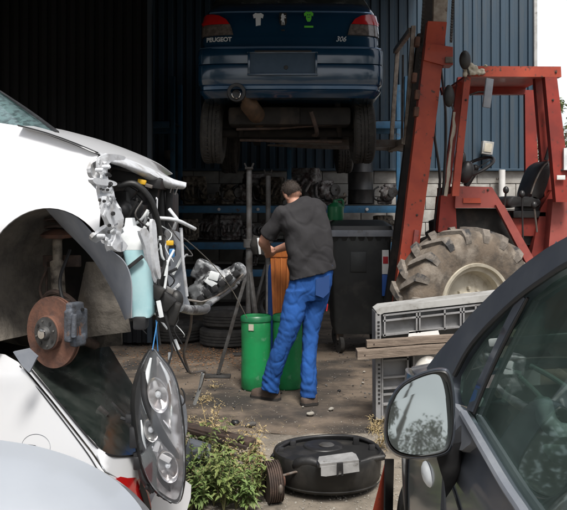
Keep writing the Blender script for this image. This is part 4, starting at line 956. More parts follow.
# ================================================================== BLUE HATCHBACK HELD UP ON THE FORKS (seen from behind)
BD = 7.35; BS = F / BD; BX = (290.5 - CX) / BS
def bz_(py): return H + (HY - py) / BS
def bx_(px): return (px - 290.5) / BS                 # across, from the car's centre line
bc = thing('blue_hatchback', (BX, BD + 2.0, 1.95), 'dark blue hatchback raised high on forklift tines, seen from behind', 'car')
PW = [(112, .74, .10), (97, .80, .06), (90, .835, .02), (86, .845, .0), (72, .848, .0), (50, .845, .005), (47, .843, .01), (45.5, .835, .035), (36, .832, .045), (34, .828, .05), (20, .820, .065), (8, .80, .10), (2, .775, .16), (-8, .745, .26), (-30, .67, .48), (-50, .60, .68), (-58, .52, .95)]
def prof(z):
    py = HY - (z - H) * BS
    for (p0, w0, y0), (p1, w1, y1) in zip(PW, PW[1:]):
        if py >= p1: t = (py - p0) / (p1 - p0); t = max(0, min(1, t)); return w0 + (w1 - w0) * t, y0 + (y1 - y0) * t
    return PW[-1][1:]
def surf(x, z, off=0.0):
    """point of the rounded tail: x from the centre line; off metres outside the skin"""
    w, y0 = prof(z); a = min(1, abs(x) / w); n = 9.0
    y = .42 * (1 - (1 - a ** n) ** (1 / n)) + .035 * a * a
    nx = 0 if a < .8 else (a - .8) / .2
    return Vector((BX + x + math.copysign(off * nx, x), BD + y0 + y - off * (1 - .5 * nx), z))
def plan(z, L=4.0, grow=0.0):
    w, y0 = prof(z); w += grow; o = []; N = 30
    for k in range(N + 1):
        an = -PI / 2 + PI * k / N; sx = math.sin(an); x = w * math.copysign(abs(sx) ** .55, sx)
        a = abs(x) / w; o.append(Vector((BX + x, BD + y0 - grow + .42 * (1 - max(0, 1 - a ** 9) ** (1 / 9)) + .035 * a * a, z)))
    o += [Vector((BX + w, BD + 1.2, z)), Vector((BX + w, BD + 3.3, z)), Vector((BX + w * .85, BD + 3.85, z)), Vector((BX, BD + 4.0, z)), Vector((BX - w * .85, BD + 3.85, z)), Vector((BX - w, BD + 3.3, z)), Vector((BX - w, BD + 1.2, z))]
    return o
def shell(pys): return [plan(bz_(p)) for p in pys]
b = MB(); b.rings(shell([46.5, 45.5, 41, 36.6, 36, 35.4, 34.8, 30, 24, 14, 8, 3, -2])); b.build('body_shell', 'blue_paint', bc, sharp=50)
b = MB(); b.rings(shell([-2, -8, -18, -30, -42, -50]), cap=False); b.build('rear_screen', 'dark_glass', bc, sharp=60)
b = MB(); b.rings(shell([-50, -54, -58])); b.build('roof', 'blue_paint', bc, sharp=60)
b = MB(); b.rings([plan(bz_(p), grow=g) for p, g in ((97.5, -.03), (97, .012), (93, .022), (90, .02), (88.5, .004), (86, .0), (84, .016), (80, .022), (66, .024), (64.6, .022), (64, .010), (63.4, .022), (56, .026), (50, .026), (47.5, .020), (46.6, -.01))]); bump = b.build('rear_bumper', 'blue_paint', bc, sharp=30)
b = MB(); b.panel([(-.79, bz_(88.9)), (.79, bz_(88.9)), (.79, bz_(86.0)), (-.79, bz_(86.0))], lambda x, z: surf(x, z, .022), .035, thick=.012, back=(0, 1, 0)); b.build('sky_glint_strip', 'sky_glint', bump)  # sky reflection painted on as a light strip low on the bumper
b = MB(); b.panel([(-.82, bz_(48.0)), (.82, bz_(48.0)), (.82, bz_(46.3)), (-.82, bz_(46.3))], lambda x, z: surf(x, z, .028), .035, thick=.01, back=(0, 1, 0)); b.build('sky_glint_edge', 'sky_glint', bump)  # painted sky reflection along the bumper's top ledge
# number plate recess
x0, x1, z0, z1 = bx_(249), bx_(316), bz_(75), bz_(53)
b = MB()
for a, c, w_, h_ in (((x0 + x1) / 2, z0, x1 - x0 + .03, .022), ((x0 + x1) / 2, z1, x1 - x0 + .03, .022)): b.box((BX + a, BD - .022, c), (w_, .05, h_), None, .004)
for a in (x0, x1): b.box((BX + a, BD - .022, (z0 + z1) / 2), (.022, .05, z1 - z0), None, .004)
b.build('plate_frame', 'blue_paint', bump)
MB().box((BX + (x0 + x1) / 2, BD - .018, (z0 + z1) / 2), (x1 - x0 - .01, .02, z1 - z0 - .01)).build('plate_holder', 'plate', bump)
MB().lathe((BX + bx_(286), BD - .028, bz_(68)), (0, -1, 0), [(.001, 0), (.02, 0), (.018, .008), (.001, .009)], 14).build('screw_boss', 'black_plastic', bump)
MB().box((BX + bx_(283), BD - .034, bz_(52.2)), (.52, .03, .018), None, .005).build('light_strip', 'black_plastic', bump)
# tail lights
for s_ in (-1, 1):
    o = [(.845, bz_(34.5)), (.845, bz_(13)), (.80, bz_(10.5)), (.73, bz_(11)), (.66, bz_(13)), (.60, bz_(17)), (.565, bz_(22)), (.545, bz_(27)), (.530, bz_(33.6))]
    mid = [(.845, bz_(34.0)), (.845, bz_(22.6)), (.56, bz_(22.6)), (.545, bz_(27)), (.530, bz_(33.4))]
    up = [(.845, bz_(22.2)), (.845, bz_(13)), (.80, bz_(10.5)), (.73, bz_(11)), (.66, bz_(13)), (.60, bz_(17)), (.566, bz_(22.2))]
    def sf(off): return lambda x, z: surf(s_ * min(x, prof(z)[0] * .995), z, off)
    base = MB().panel(o, sf(.008), .03, thick=.02, back=(0, 1, 0)).build('tail_light', 'black_plastic', bc)
    MB().panel(up, sf(.018), .03, thick=.012, back=(0, 1, 0)).build('red_lens', 'taillight', base)
    MB().panel(mid, sf(.016), .03, thick=.012, back=(0, 1, 0)).build('smoked_lens', 'taillight_clear', base)
b = MB(); b.panel([(-.76, bz_(9.5)), (.76, bz_(9.5)), (.75, bz_(8.3)), (-.75, bz_(8.3))], lambda x, z: surf(x, z, .006), .04, thick=.01, back=(0, 1, 0)); b.build('sky_glint_ledge', 'sky_glint', bc)
# lettering and badges on the tailgate
text_mesh('PEUGEOT', 'maker_name', 'sticker_white', .054, (BX + bx_(218.5), surf(bx_(216), bz_(38.5), .004).y - .004, bz_(38.8)), bc, .003, sx=1.0)
text_mesh('306', 'model_number', 'sticker_white', .066, (BX + bx_(341), surf(bx_(341), bz_(38.5), .004).y - .004, bz_(38.8)), bc, .004, shear=.30, sx=.95)
for o_ in [k for k in bc.children if k.name in ('maker_name', 'model_number')]:
    o0 = world_loc(bc); xc = sum(v.co.x for v in o_.data.vertices) / len(o_.data.vertices)
    y0_ = surf(xc + o0.x - BX, bz_(38.8), .004).y
    for v in o_.data.vertices: v.co.y += surf(v.co.x + o0.x - BX, bz_(38.8), .004).y - y0_ - .024
def badge(name, m, px, py, outline, s_=1.0, parent=bc):
    c = surf(bx_(px), bz_(py), .004)
    return MB().prism([c + Vector((x * s_, 0, y * s_)) for x, y in outline], (0, -.006, 0)).build(name, m, parent)
badge('shirt_sticker', 'sticker_white', 258, 18, [(-.022, -.065), (.022, -.065), (.024, .02), (.042, .012), (.050, .045), (.025, .062), (.01, .058), (-.01, .058), (-.025, .062), (-.050, .045), (-.042, .012), (-.024, .02)])
bd = badge('maker_badge', 'black_plastic', 283, 18, [(-.034, -.03), (-.022, -.055), (.0, -.066), (.022, -.055), (.034, -.03), (.034, .062), (-.034, .062)])
# rearing lion, as on the badge
c = surf(bx_(283), bz_(18), .014)
lion = [(-.012, -.05), (-.004, -.05), (-.004, -.02), (.006, -.03), (.004, -.05), (.013, -.05), (.015, -.024), (.010, -.004), (.012, .012), (.026, .010), (.028, .018), (.012, .024), (.026, .032), (.024, .038), (.008, .036), (.006, .050), (-.004, .054), (-.012, .048), (-.014, .036), (-.020, .030), (-.014, .012), (-.022, -.004), (-.018, -.014), (-.010, -.006), (-.012, -.026)]
MB().prism([c + Vector((x, 0, y)) for x, y in lion], (0, -.005, 0)).build('lion_emblem', 'sticker_white', bd)
gs = badge('green_sticker', 'sticker_green', 309, 15, [(-.012, -.045), (.012, -.045), (.024, -.02), (.026, .015), (.040, .005), (.044, .03), (.022, .052), (.010, .046), (-.010, .046), (-.022, .052), (-.044, .03), (-.040, .005), (-.026, .015), (-.024, -.02)])
c = surf(bx_(309), bz_(15), .010)
b = MB()
for x, z, w_, h_ in ((-.010, .018, .010, .010), (.010, .018, .010, .010), (0, -.005, .022, .006)): b.box(c + Vector((x, -.002, z)), (w_, .003, h_))
b.build('dark_print', 'plate', gs)
badge('green_bar', 'sticker_green', 309, 25.4, [(-.042, -.008), (.042, -.008), (.042, .008), (-.042, .008)], parent=bc)
badge('lock_button', 'black_plastic', 283, 29, [(-.016, -.006), (.016, -.006), (.016, .006), (-.016, .006)])
# door mirrors
for s_ in (-1, 1):
    p = Vector((BX + s_ * .92, BD + 2.75, 1.5 + (205 - 57.5) / F * (BD + 2.75)))
    b = MB(); b.ball(p, (.10, .06, .07)); b.beam(p + Vector((-s_ * .02, 0, -.03)), p + Vector((-s_ * .16, .02, -.09)), .05, .04); mo = b.build('door_mirror', 'blue_paint', bc)
    MB().ball(p + Vector((0, -.035, 0)), (.085, .03, .058)).build('mirror_glass', 'galv', mo)
# underside
zb = bz_(97)
b = MB()
b.box((BX, BD + 2.3, zb - .05), (1.30, 3.1, .10), None, .03); b.box((BX - .25, BD + .75, zb - .13), (.7, .75, .18), None, .05); b.box((BX + .28, BD + .65, zb - .13), (.62, .5, .18), None, .07)
for s_ in (-1, 1): b.beam((BX + s_ * .42, BD + 1.1, zb - .13), (BX + s_ * .42, BD + 3.6, zb - .13), .09, .10); b.beam((BX + s_ * .72, BD + 1.2, zb - .1), (BX + s_ * .72, BD + 3.4, zb - .1), .08, .10)
b.build('underbody_pan', 'underbody', bc)
WZ = 1.5 + (205 - 131) / F * (BD + .72); AXY = BD + .72
b = MB(); b.tube([(BX - .7, AXY, WZ - .02), (BX + .7, AXY, WZ - .02)], .045, 14)
for s_ in (-1, 1):
    b.beam((BX + s_ * .55, AXY, WZ - .02), (BX + s_ * .50, AXY + .45, WZ + .12), .06, .07); b.tube([(BX + s_ * .50, AXY - .02, WZ - .05), (BX + s_ * .46, AXY - .25, WZ + .28)], .03, 10); b.tube([(BX + s_ * .56, AXY + .1, WZ - .03), (BX - s_ * .1, AXY + .14, WZ + .03)], .014, 8)
b.build('rear_axle', 'underbody', bc)
b = MB(); b.tube([(BX - .5, AXY - .1, WZ - .10), (BX + .52, AXY - .1, WZ - .12)], .014, 8); b.tube([(BX - .52, BD + .4, zb - .26), (BX - .1, BD + .5, zb - .24), (BX + .5, BD + .42, zb - .2)], .012, 8); b.tube([(BX + .2, BD + .3, zb - .1), (BX + .26, BD + .4, zb - .3), (BX + .2, BD + 1.0, zb - .25)], .02, 8, smooth=4); b.build('brake_line', 'dark_rust', bc)
a = at(243, 97, BD + .05); c = at(262, 122, BD + .55)
b = MB(); b.tube([a + Vector((0, 0, .03)), a + (c - a) * .22, a + (c - a) * .3, c - (c - a) * .1, c], [.03, .05, .085, .085, .05], 18); mf = b.build('silencer', 'muffler', bc)
b = MB(); b.tube([c, c + Vector((.06, .4, .0)), c + Vector((-.15, 1.2, .06)), c + Vector((-.1, 2.2, .06))], .024, 10, smooth=4); b.build('exhaust_pipe', 'dark_rust', mf)
tp = at(236.5, 95, BD - .05); b = MB(); b.lathe(tp, (0, -1, 0), [(.026, -.2), (.038, -.1), (.038, .055), (.041, .06), (.036, .063), (.031, .05), (.031, -.02)], 26); tpo = b.build('tail_pipe', 'chrome', mf); MB().lathe(tp, (0, -1, 0), [(.032, .0), (.032, .030), (.001, .028)], 20).build('black_core', 'black_plastic', tpo)  # black disc set inside the pipe mouth
MB().lathe(tp + Vector((0, .02, .022)), (0, -1, 0), [(.06, -.02), (.085, -.02), (.088, .02), (.082, .035), (.055, .035)], 30, closed=True).build('pipe_surround', 'black_plastic', bc)
for s_, nm in ((-1, 'left'), (1, 'right')):
    wx = BX - .02 + s_ * .745
    for yy in (AXY, BD + 3.2):
        R = .325; cN = Vector((wx, yy, WZ))
        w_ = tyre_mesh(cN, (s_, .02, .04), R, .19, .215, seg=56).build('wheel', 'rubber', bc, sharp=25)
        b = MB(); b.lathe(cN, (s_, 0, 0), [(.19, -.085), (.175, -.06), (.17, .03), (.10, .05), (.001, .055)], 32); b.lathe(cN, (-s_, 0, 0), [(.001, .02), (.11, .02), (.115, .05), (.03, .06), (.001, .06)], 24); b.build('rim', 'dark_steel', w_)
        b = MB()
        for k in range(44):
            an = 2 * PI * k / 44
            for sx in (-1, 1):
                q = cN + Vector((sx * .055 , math.cos(an) * (R + .0015), math.sin(an) * (R + .0015))); Rm = Matrix.Rotation(an - PI / 2, 3, 'X') @ Matrix.Rotation(.35 * sx, 3, 'Z')
                b.box(q, (.05, .014, .007), Rm)
        b.build('tread_blocks', 'rubber', w_)
# ================================================================== RED FORKLIFT TRACTOR
FD = 7.2
fk = thing('red_forklift', (at(500, 205, 7.9).x, 7.9, 0), 'old red rough terrain forklift with open cab and mud caked wheel', 'forklift')
def big_wheel(c, R, ax, name='wheel', lugs=True):
    W = .40; ax = Vector(ax).normalized()
    b = MB(); hw = W / 2
    b.lathe(c, ax, [(.50 * R, -hw * .6), (.53 * R, -hw * .9), (.62 * R, -hw * 1.0), (.76 * R, -hw * 1.04), (R * .90, -hw * .95), (R * .945, -hw * .78), (R * .955, 0), (R * .945, hw * .78), (R * .90, hw * .95), (.76 * R, hw * 1.04), (.62 * R, hw * 1.0), (.53 * R, hw * .9), (.50 * R, hw * .6)], 72, closed=True)
    w = b.build(name, 'rubber_mud', fk, sharp=50)
    if lugs:
        a = Vector((0, 0, 1)); u = (a - ax * a.dot(ax)).normalized(); v = ax.cross(u); b = MB(); N = 19
        for side_ in (-1, 1):
            for k in range(N):
                a0 = 2 * PI * (k + (.5 if side_ > 0 else 0)) / N
                def pt(rad, lat, da): an = a0 + da; return Vector(c) + (u * math.cos(an) + v * math.sin(an)) * rad + ax * lat
                s_ = side_
                # lug runs from the sidewall shoulder slanting to the centre of the tread
                sec = [(R * .80, s_ * hw * 1.03, -.045, .055), (R * .90, s_ * hw * 1.05, -.05, .06), (R * .985, s_ * hw * .93, -.045, .07), (R * 1.0, s_ * hw * .45, .05, .15), (R * 1.0, -s_ * hw * .04, .15, .22)]
                ins = [(R * .79, s_ * hw * .9, -.055, .07), (R * .88, s_ * hw * .88, -.065, .08), (R * .92, s_ * hw * .8, -.06, .085), (R * .93, s_ * hw * .4, .035, .165), (R * .93, -s_ * hw * .08, .135, .235)]
                rs = [[pt(r1, l1, d0), pt(r1, l1, d1), pt(r2, l2, e1), pt(r2, l2, e0)] for (r1, l1, d0, d1), (r2, l2, e0, e1) in zip(sec, ins)]
                b.rings(rs)
        b.build('tread_lugs', 'rubber_lug', w, sharp=25)
    r = R / .66 * .84
    b = MB(); b.lathe(c, ax, [(.001, hw * .45), (.10 * r, hw * .45), (.115 * r, hw * .30), (.30 * r, hw * .22), (.325 * r, hw * .34), (.335 * r, hw * .75), (.375 * r, hw * .82), (.385 * r, hw * .97), (.415 * r, hw * 1.0), (.42 * r, hw * .85), (.40 * r, -hw * .8), (.001, -hw * .8)], 56)
    rim = b.build('rim', 'cream', w, sharp=30)
    a = Vector((0, 0, 1)); u = (a - ax * a.dot(ax)).normalized(); v = ax.cross(u)
    b = MB()
    for k in range(8):
        an = 2 * PI * k / 8; q = Vector(c) + (u * math.cos(an) + v * math.sin(an)) * .155 * r
        b.lathe(q, ax, [(.001, hw * .44), (.014, hw * .44), (.016, hw * .2)], 6)
    b.build('wheel_nuts', 'cream', rim)
    return w
WC = at(464, 292, 7.0); WC.z = .655
AXW = Vector((.40, -1, 0)).normalized()
big_wheel(WC, .655, AXW)
WF = WC + Vector((.30, 1.45, 0)); big_wheel(WF, .655, -AXW)
WR = Vector((WC.x + 2.0, 7.35, .42)); big_wheel(WR, .43, (0, -1, 0), lugs=False)
def P_(px, py, d=FD): return at(px, py, d)
def bar(name, a, b_, w, h, m, parent=fk, bev=.008, up=(0, 1, 0)): return MB().beam(a, b_, w, h, up, bev).build(name, m, parent)
# mast: near and far channels leaning back, pale inner channel, cross bands
ND, FD2 = 7.32, 7.84
def chan(d, dim=1.0, far=False):
    def q(px, py): return at(CX + (px - CX), py, d) if not far else at(px, py, ND) + Vector((0, FD2 - ND, 0))
    b = MB()
    top0, top1 = q(428, 21), q(447, 22); bot0, bot1 = q(388, 345), q(410, 345)
    t = .12
    b.prism([top0, top1, q(438, 105), q(429, 175), q(417, 262), bot1, bot0, q(402, 240), q(411, 165), q(420, 90)], (0, t, 0))
    return b.build('mast_channel', 'orange_red', fk, sharp=20)
m1 = chan(ND); m2 = chan(ND, far=True); m2.data.materials[0] = M['underbody']  # far channel near black: its shade is put into the colour
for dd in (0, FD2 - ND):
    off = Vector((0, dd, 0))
    MB().prism([P_(433, 30, ND + .03) + off, P_(435, -30, ND + .03) + off, P_(450, -30, ND + .03) + off, P_(446, 30, ND + .03) + off], (0, .07, 0)).build('inner_channel', 'worn_beige' if dd == 0 else 'underbody', fk)  # far inner channel also coloured near black for shade
band = MB(); band.prism([P_(426, 43, ND - .03), P_(453, 47, ND - .03), P_(453, 65, ND - .03), P_(443, 65, ND - .03), P_(424, 60, ND - .03)], (0, .17, 0)); band.build('mast_band', 'orange_red', fk)
MB().box(P_(449, 60, ND - .035), (.07, .02, .055), None, .004).build('band_plate', 'galv', fk)
bar('mast_crossmember', P_(436, 54, ND + .1), P_(436, 54, ND + .1) + Vector((0, .45, 0)), .14, .14, 'red_paint')
bar('mast_crossmember', P_(409, 250, ND + .1), P_(409, 250, ND + .1) + Vector((0, .45, 0)), .12, .14, 'red_paint')
for px in (423.5, 452.0):
    b = MB(); n = 60; p0 = P_(px + 3, -40, ND + .12); p1 = P_(px - 4 if px < 440 else px - 1, 43 if px > 440 else 70, ND + .12)
    for k in range(n):
        q = p0 + (p1 - p0) * (k / n); b.box(q, (.022, .012 if k % 2 else .03, .016))
    b.build('lift_chain', 'dark_steel', fk)
MB().box(P_(415, 243, ND - .03), (.045, .05, .24), Matrix.Rotation(.12, 3, 'Y'), .008).build('tilt_bracket', 'pink_red', fk)
# carriage with load guard and tines
cg = MB()
cg.beam(at(413.5, 26, 7.9), at(405.5, 145, 7.9), .045, .05, (0, 1, 0), .005); cg.beam(at(413.5, 26, 7.9) + Vector((0, 1.1, 0)), at(405.5, 145, 7.9) + Vector((0, 1.1, 0)), .045, .05, (0, 1, 0), .005)
cg.beam(at(411, 30, 7.9), at(411, 30, 7.9) + Vector((0, 1.1, 0)), .05, .05); cg.beam(at(407, 141, 7.9), at(407, 141, 7.9) + Vector((0, 1.1, 0)), .10, .06)
g = cg.build('carriage', 'worn_beige', fk)
bar('guard_bar', at(403, 55, 8.3), at(402, 142, 8.3), .02, .03, 'dark_steel', g, .003)
b = MB()
for px, py in ((417, 42), (417, 95), (416, 112), (414, 78)): MB().box(P_(px, py, ND + .02), (.045, .08, .09), Matrix.Rotation(.1, 3, 'Y'), .01).build('carriage_roller', 'rust', g)
z_t = P_(400, 140, ND).z
for k in range(2):
    b = MB(); dk = 8.42 + .55 * k; hp = at(409, 140, 8.42); hp.y = dk
    b.rings([[hp + Vector((-x, -.06, 0 + h)) , hp + Vector((-x, .06, 0 + h)), hp + Vector((-x, .06, -t)), hp + Vector((-x, -.06, -t))] for x, t, h in ((-.02, .085, .03), (.05, .075, .0), (1.0, .05, -.0), (1.5, .02, -.01))])
    b.build('fork_tine', 'galv', g)
# chassis
b = MB(); b.box((WC.x + .9, 7.95, .62), (2.6, .62, .35), None, .03); b.box((WC.x + .05, 7.9, .7), (.5, 1.0, .3), None, .03); b.build('chassis', 'red_paint', fk)
b = MB(); b.tube([(WC.x, 7.4, .69), (WF.x, 8.5, .69)], .09, 14); b.build('drive_axle', 'underbody', fk)
def box_px(name, pts, d, depth, m, sharp=25, parent=fk):
    return MB().prism([at(x, y, d) for x, y in pts], (0, depth, 0)).build(name, m, parent, sharp=sharp)
box_px('cowl', [(456, 186), (492, 187), (505, 208), (455, 208)], 7.35, .9, 'pink_red')
MB().prism([at(463, 198, 7.345), at(480, 198, 7.345), at(481, 203, 7.345), at(463, 203, 7.345)], (0, -.012, 0)).build('cowl_badge', 'orange_red', fk)
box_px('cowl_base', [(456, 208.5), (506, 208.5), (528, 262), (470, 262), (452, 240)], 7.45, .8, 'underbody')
box_px('side_rail', [(496, 205), (504, 205), (536, 262), (530, 270)], 7.30, .07, 'pink_red')
box_px('front_pillar_foot', [(441, 196), (455, 193), (457, 232), (438, 232)], 7.4, .25, 'red_paint')
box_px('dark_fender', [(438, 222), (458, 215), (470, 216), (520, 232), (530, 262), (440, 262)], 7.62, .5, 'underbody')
box_px('step_plate', [(505, 212), (548, 212), (556, 245), (522, 245)], 7.6, .7, 'black_dusty')
box_px('floor_red', [(512, 218), (552, 218), (556, 236), (520, 236)], 7.55, .04, 'red_paint')
box_px('rear_body', [(553, 199), (700, 199), (700, 330), (545, 330), (549, 245)], 7.35, 1.1, 'pink_red')
box_px('seat_support', [(541, 208), (552, 190), (556, 262), (530, 262)], 7.5, .5, 'red_paint')
# overhead guard
G = 7.2
b = MB(); b.prism([at(469, 66, G), at(561, 66.5, G), at(561.5, 77, G), at(473, 76.5, G), at(468, 74, G)], (0, .09, 0)); b.build('roof_rail', 'orange_red', fk)
b = MB(); b.prism([at(464, 70, G) + Vector((0, 1.05, 0)), at(561, 67, G) + Vector((0, 1.05, 0)), at(561, 78, G) + Vector((0, 1.05, 0)), at(466, 78, G) + Vector((0, 1.05, 0))], (0, .09, 0)); b.build('roof_rail', 'red_paint', fk)
b = MB(); a0 = at(474, 71, G) + Vector((0, .09, .0)); a1 = at(561, 71, G) + Vector((0, .09, 0)); b.prism([a0, a1, a1 + Vector((0, .96, 0)), a0 + Vector((0, .96, 0))], (0, 0, .02)); b.build('roof_plate', 'red_paint', fk)
for px in (474, 500, 530, 556):
    bar('roof_crossbar', at(px, 75, G) + Vector((0, .09, 0)), at(px, 75, G) + Vector((0, 1.05, 0)), .05, .06, 'red_paint')
b = MB(); b.prism([at(545, 77, G), at(557, 77, G), at(572, 202, G), at(556, 202, G)], (0, .09, 0)); b.build('rear_post', 'red_paint', fk)
o = Vector((0, 1.0, 0)); b = MB(); b.prism([at(535, 77, 7.6), at(544, 77, 7.6), at(558, 200, 7.6), at(545, 200, 7.6)], (0, .08, 0)); b.build('rear_post', 'red_paint', fk)
b = MB(); b.prism([at(464.5, 77, G), at(471, 77, G), at(459, 196, G), at(452, 196, G)], (0, .06, 0)); fp = b.build('front_post', 'orange_red', fk)
b = MB(); b.prism([at(458, 77, 7.9), at(464, 77, 7.9), at(448, 205, 7.9), at(441, 205, 7.9)], (0, .06, 0)); b.build('front_post', 'red_paint', fk)
b = MB(); b.prism([at(525, 90, 8.3), at(535, 90, 8.3), at(540, 210, 8.3), at(526, 210, 8.3)], (0, .06, 0)); b.build('rear_stay', 'red_paint', fk)
# pale crud and torn foil at the front corner of the guard
b = MB()
for k in range(16):
    b.ball(at(462 + k * 1.5 + ro.uniform(-2, 2), 70 + ro.uniform(-5, 4) + abs(k - 6) * .1, 7.16), (ro.uniform(.015, .04), .03, ro.uniform(.012, .03)), 8, 6)
remesh(b.build('torn_padding', 'cream', fk), .008, 1, lambda p: .008 * nz(p, 40))
b = MB(); b.tube([at(455 - k * .75 + ro.uniform(-.8, .8), 112 + k * 7, 7.28) for k in range(13)], [ro.uniform(.008, .022) for _ in range(13)], 7)
b.build('flaking_strip', 'cream', fk)
for px, py, rx_, rz_, nm in ((465, 60, .052, .085, 0), (449, 96, .05, .10, 1)):
    c = at(px, py, 7.1); mo = MB().ball(c, (rx_, .045, rz_)).build('wing_mirror', 'black_dusty', fk)
    MB().tube([c, c + Vector((.05, .05, -.12))], .008, 6).build('mirror_arm', 'dark_steel', mo)
R = Matrix.Rotation(.12, 3, 'Y') @ Matrix.Rotation(.3, 3, 'Z')
mo = MB().box(at(488, 93, 7.1), (.075, .02, .26), R, .012).build('wing_mirror', 'liner', fk)
MB().tube([at(488, 92, 7.12), at(478, 92, 7.15), at(470, 95, 7.2)], .008, 6).build('mirror_arm', 'dark_steel', mo)
for k, (x0_, x1_) in enumerate(((437, 421), (441, 426))):
    b = MB(); b.tube([at(x0_, 66, ND + .2), at(x0_ - 4 + k * 9, 120, ND + .16), at(x0_ + 3, 180, ND + .2), at(x1_ + 14, 230, ND + .22), at(x1_ + 30, 262, ND + .3)], .013, 8, smooth=6); b.build('hydraulic_hose', 'vinyl', fk)
for px, py in ((476, 72), (556, 72), (553, 100), (562, 170), (466, 100), (434, 52), (417, 215), (488, 190)):
    dd = (G if py < 180 and px > 450 else ND) - .004 if px < 450 or py < 180 else 7.345
    MB().lathe(at(px, py, dd), (0, -1, 0), [(.001, .008), (.007, .008), (.008, .0), (.012, .0), (.012, -.003)], 6).build('bolt_head', 'dark_rust', fk)
# steering wheel and column
sc = at(475, 167, 7.75); ax = Vector((-.45, -.25, .85)).normalized()
def ringmesh(c, ax, R, r, seg=40):
    b = MB(); b.lathe(c, ax, [(R + r * math.cos(a), r * math.sin(a)) for a in [2 * PI * k / 8 for k in range(8)]], seg, closed=True); return b
sw = ringmesh(sc, ax, .19, .016).build('steering_wheel', 'vinyl', fk)
u = Vector((0, 1, 0)) - ax * ax.y; u.normalize(); v = ax.cross(u)
b = MB()
for k in range(3):
    an = k * 2 * PI / 3 + .4; b.beam(sc - ax * .02, sc + (u * math.cos(an) + v * math.sin(an)) * .18, .02, .01)
b.ball(sc - ax * .01, .035); b.build('spokes', 'vinyl', sw)
b = MB(); b.tube([sc - ax * .03, at(466, 186, 7.75)], .03, 10); b.build('steering_column', 'vinyl', fk)
b = MB(); b.ball(at(466, 172, 7.6), (.075, .06, .11), rot=Matrix.Rotation(.3, 3, 'Y')); b.ball(at(463, 158, 7.6), (.03, .03, .06)); b.build('instrument_pod', 'vinyl', fk)
# seat
def spanel(name, pts, d, dep, m='vinyl'):
    b = MB(); n = 5; c2 = cr2(pts, 3); cx_ = sum(p[0] for p in c2) / len(c2); cy_ = sum(p[1] for p in c2) / len(c2); rs = []
    for t, sc2 in ((0, .82), (.06, .95), (.2, 1), (.8, 1), (.94, .95), (1, .82)): rs.append([at(cx_ + (x - cx_) * sc2, cy_ + (y - cy_) * sc2, d) + Vector((0, dep * t, 0)) for x, y in c2])
    b.rings(rs); return b.build(name, m, fk, sharp=60)
seat = spanel('seat', [(507, 201), (512, 196), (524, 197), (538, 196), (543, 202), (540, 207), (520, 207), (508, 208)], 7.45, .48)
spanel('backrest', [(530, 197), (534, 182), (541, 166), (549, 160), (553, 163), (551, 175), (546, 192), (541, 201), (533, 202)], 7.45, .48)
b = MB(); b.tube([at(531, 194, 7.44), at(536, 180, 7.44), at(543, 167, 7.44), at(549, 161.5, 7.44)], .008, 6, smooth=3); b.build('piping', 'galv', fk)
b = MB(); b.box(at(524, 214, 7.7), (.32, .4, .07), None, .02); b.box(at(530, 210, 7.7), (.22, .3, .08), None, .02); b.build('seat_base', 'vinyl', fk)
for px, y0, y1, x1 in ((506, 190, 212, 504), (522, 194, 245, 523), (534, 205, 232, 537)):
    b = MB(); b.tube([at(px, y0, 7.36), at(x1, y1, 7.4)], .009, 7); lv = b.build('lever', 'galv' if px == 534 else 'vinyl', fk)
    MB().ball(at(px, y0, 7.36), (.028, .028, .035), 10, 8).build('knob', 'vinyl', lv)
b = MB(); b.tube([at(549, 96, 7.5), at(551, 140, 7.5), at(553, 160, 7.5), at(556, 196, 7.5)], .022, 8); b.build('foam_strip', 'cream', fk)
b = MB(); b.tube([at(546, 160, 7.48), at(550, 145, 7.48), at(552, 130, 7.5)], .02, 8, smooth=3); b.build('seat_belt_reel', 'vinyl', fk)
b = MB(); b.box(at(561, 177.5, 7.17), (.075, .012, .04), None, .004); b.build('data_plate', 'paper', fk)
b = MB(); b.prism([at(564, 148, 7.16), at(574, 148, 7.16), at(574, 170, 7.16), at(564, 170, 7.16)], (0, .03, 0)); b.build('rear_lamp_frame', 'milky', fk)
# ================================================================== THE MAN
MD = 6.14
def mp(px, py, d=0.0): return at(px, py, MD + d)
man = thing('person', (mp(300, 400).x, MD, 0), 'man in dark grey t-shirt and bright blue work trousers, back turned, leaning over a bin', 'person')
# joints (the left arm is the one seen; the right reaches forward on the far side of the body)
J = dict(pelvis=mp(311, 284, .0), waist=mp(311, 262, .0), chest=mp(305, 230, .03), neck=mp(296, 206, .07), head=mp(292.0, 193.8, .10),
         lsh=mp(284, 213, .02), lel=mp(263.5, 241, .10), lwr=mp(268.0, 252, .30), rsh=mp(318, 207, .13), rel=mp(304, 240, .38), rwr=mp(276, 250, .50),
         lhip=mp(300, 290, -.02), lkn=mp(287, 335, -.05), lan=mp(270, 384, -.03), rhip=mp(319, 288, .06), rkn=mp(310, 338, .03), ran=mp(308, 391, -.12))
b = MB()
b.tube([J['pelvis'] + Vector((0, 0, -.04)), J['waist'], J['chest'], J['chest'].lerp(J['neck'], .7), J['neck']], [.10, .095, .105, .08, .05], 20, smooth=4)
b.tube([J['neck'] + Vector((.02, .01, -.05)), J['neck'], J['head'] + Vector((0, -.01, -.03))], [.065, .055, .05], 16)
hr = Matrix.Rotation(-.30, 3, 'Y') @ Matrix.Rotation(.55, 3, 'Z') @ Matrix.Rotation(-.35, 3, 'X')      # head turned left and bowed
def hp(x, y, z): return J['head'] + hr @ (Vector((x, y, z)) * .87)       # local: +y the face, +x the right ear
b.ball(hp(0, -.01, .02), (.066, .083, .080), 20, 14, hr); b.ball(hp(0, .03, -.045), (.048, .054, .052), 16, 10, hr)
b.tube([hp(0, .085, .02), hp(0, .108, -.025), hp(0, .095, -.035)], [.008, .014, .010], 8)
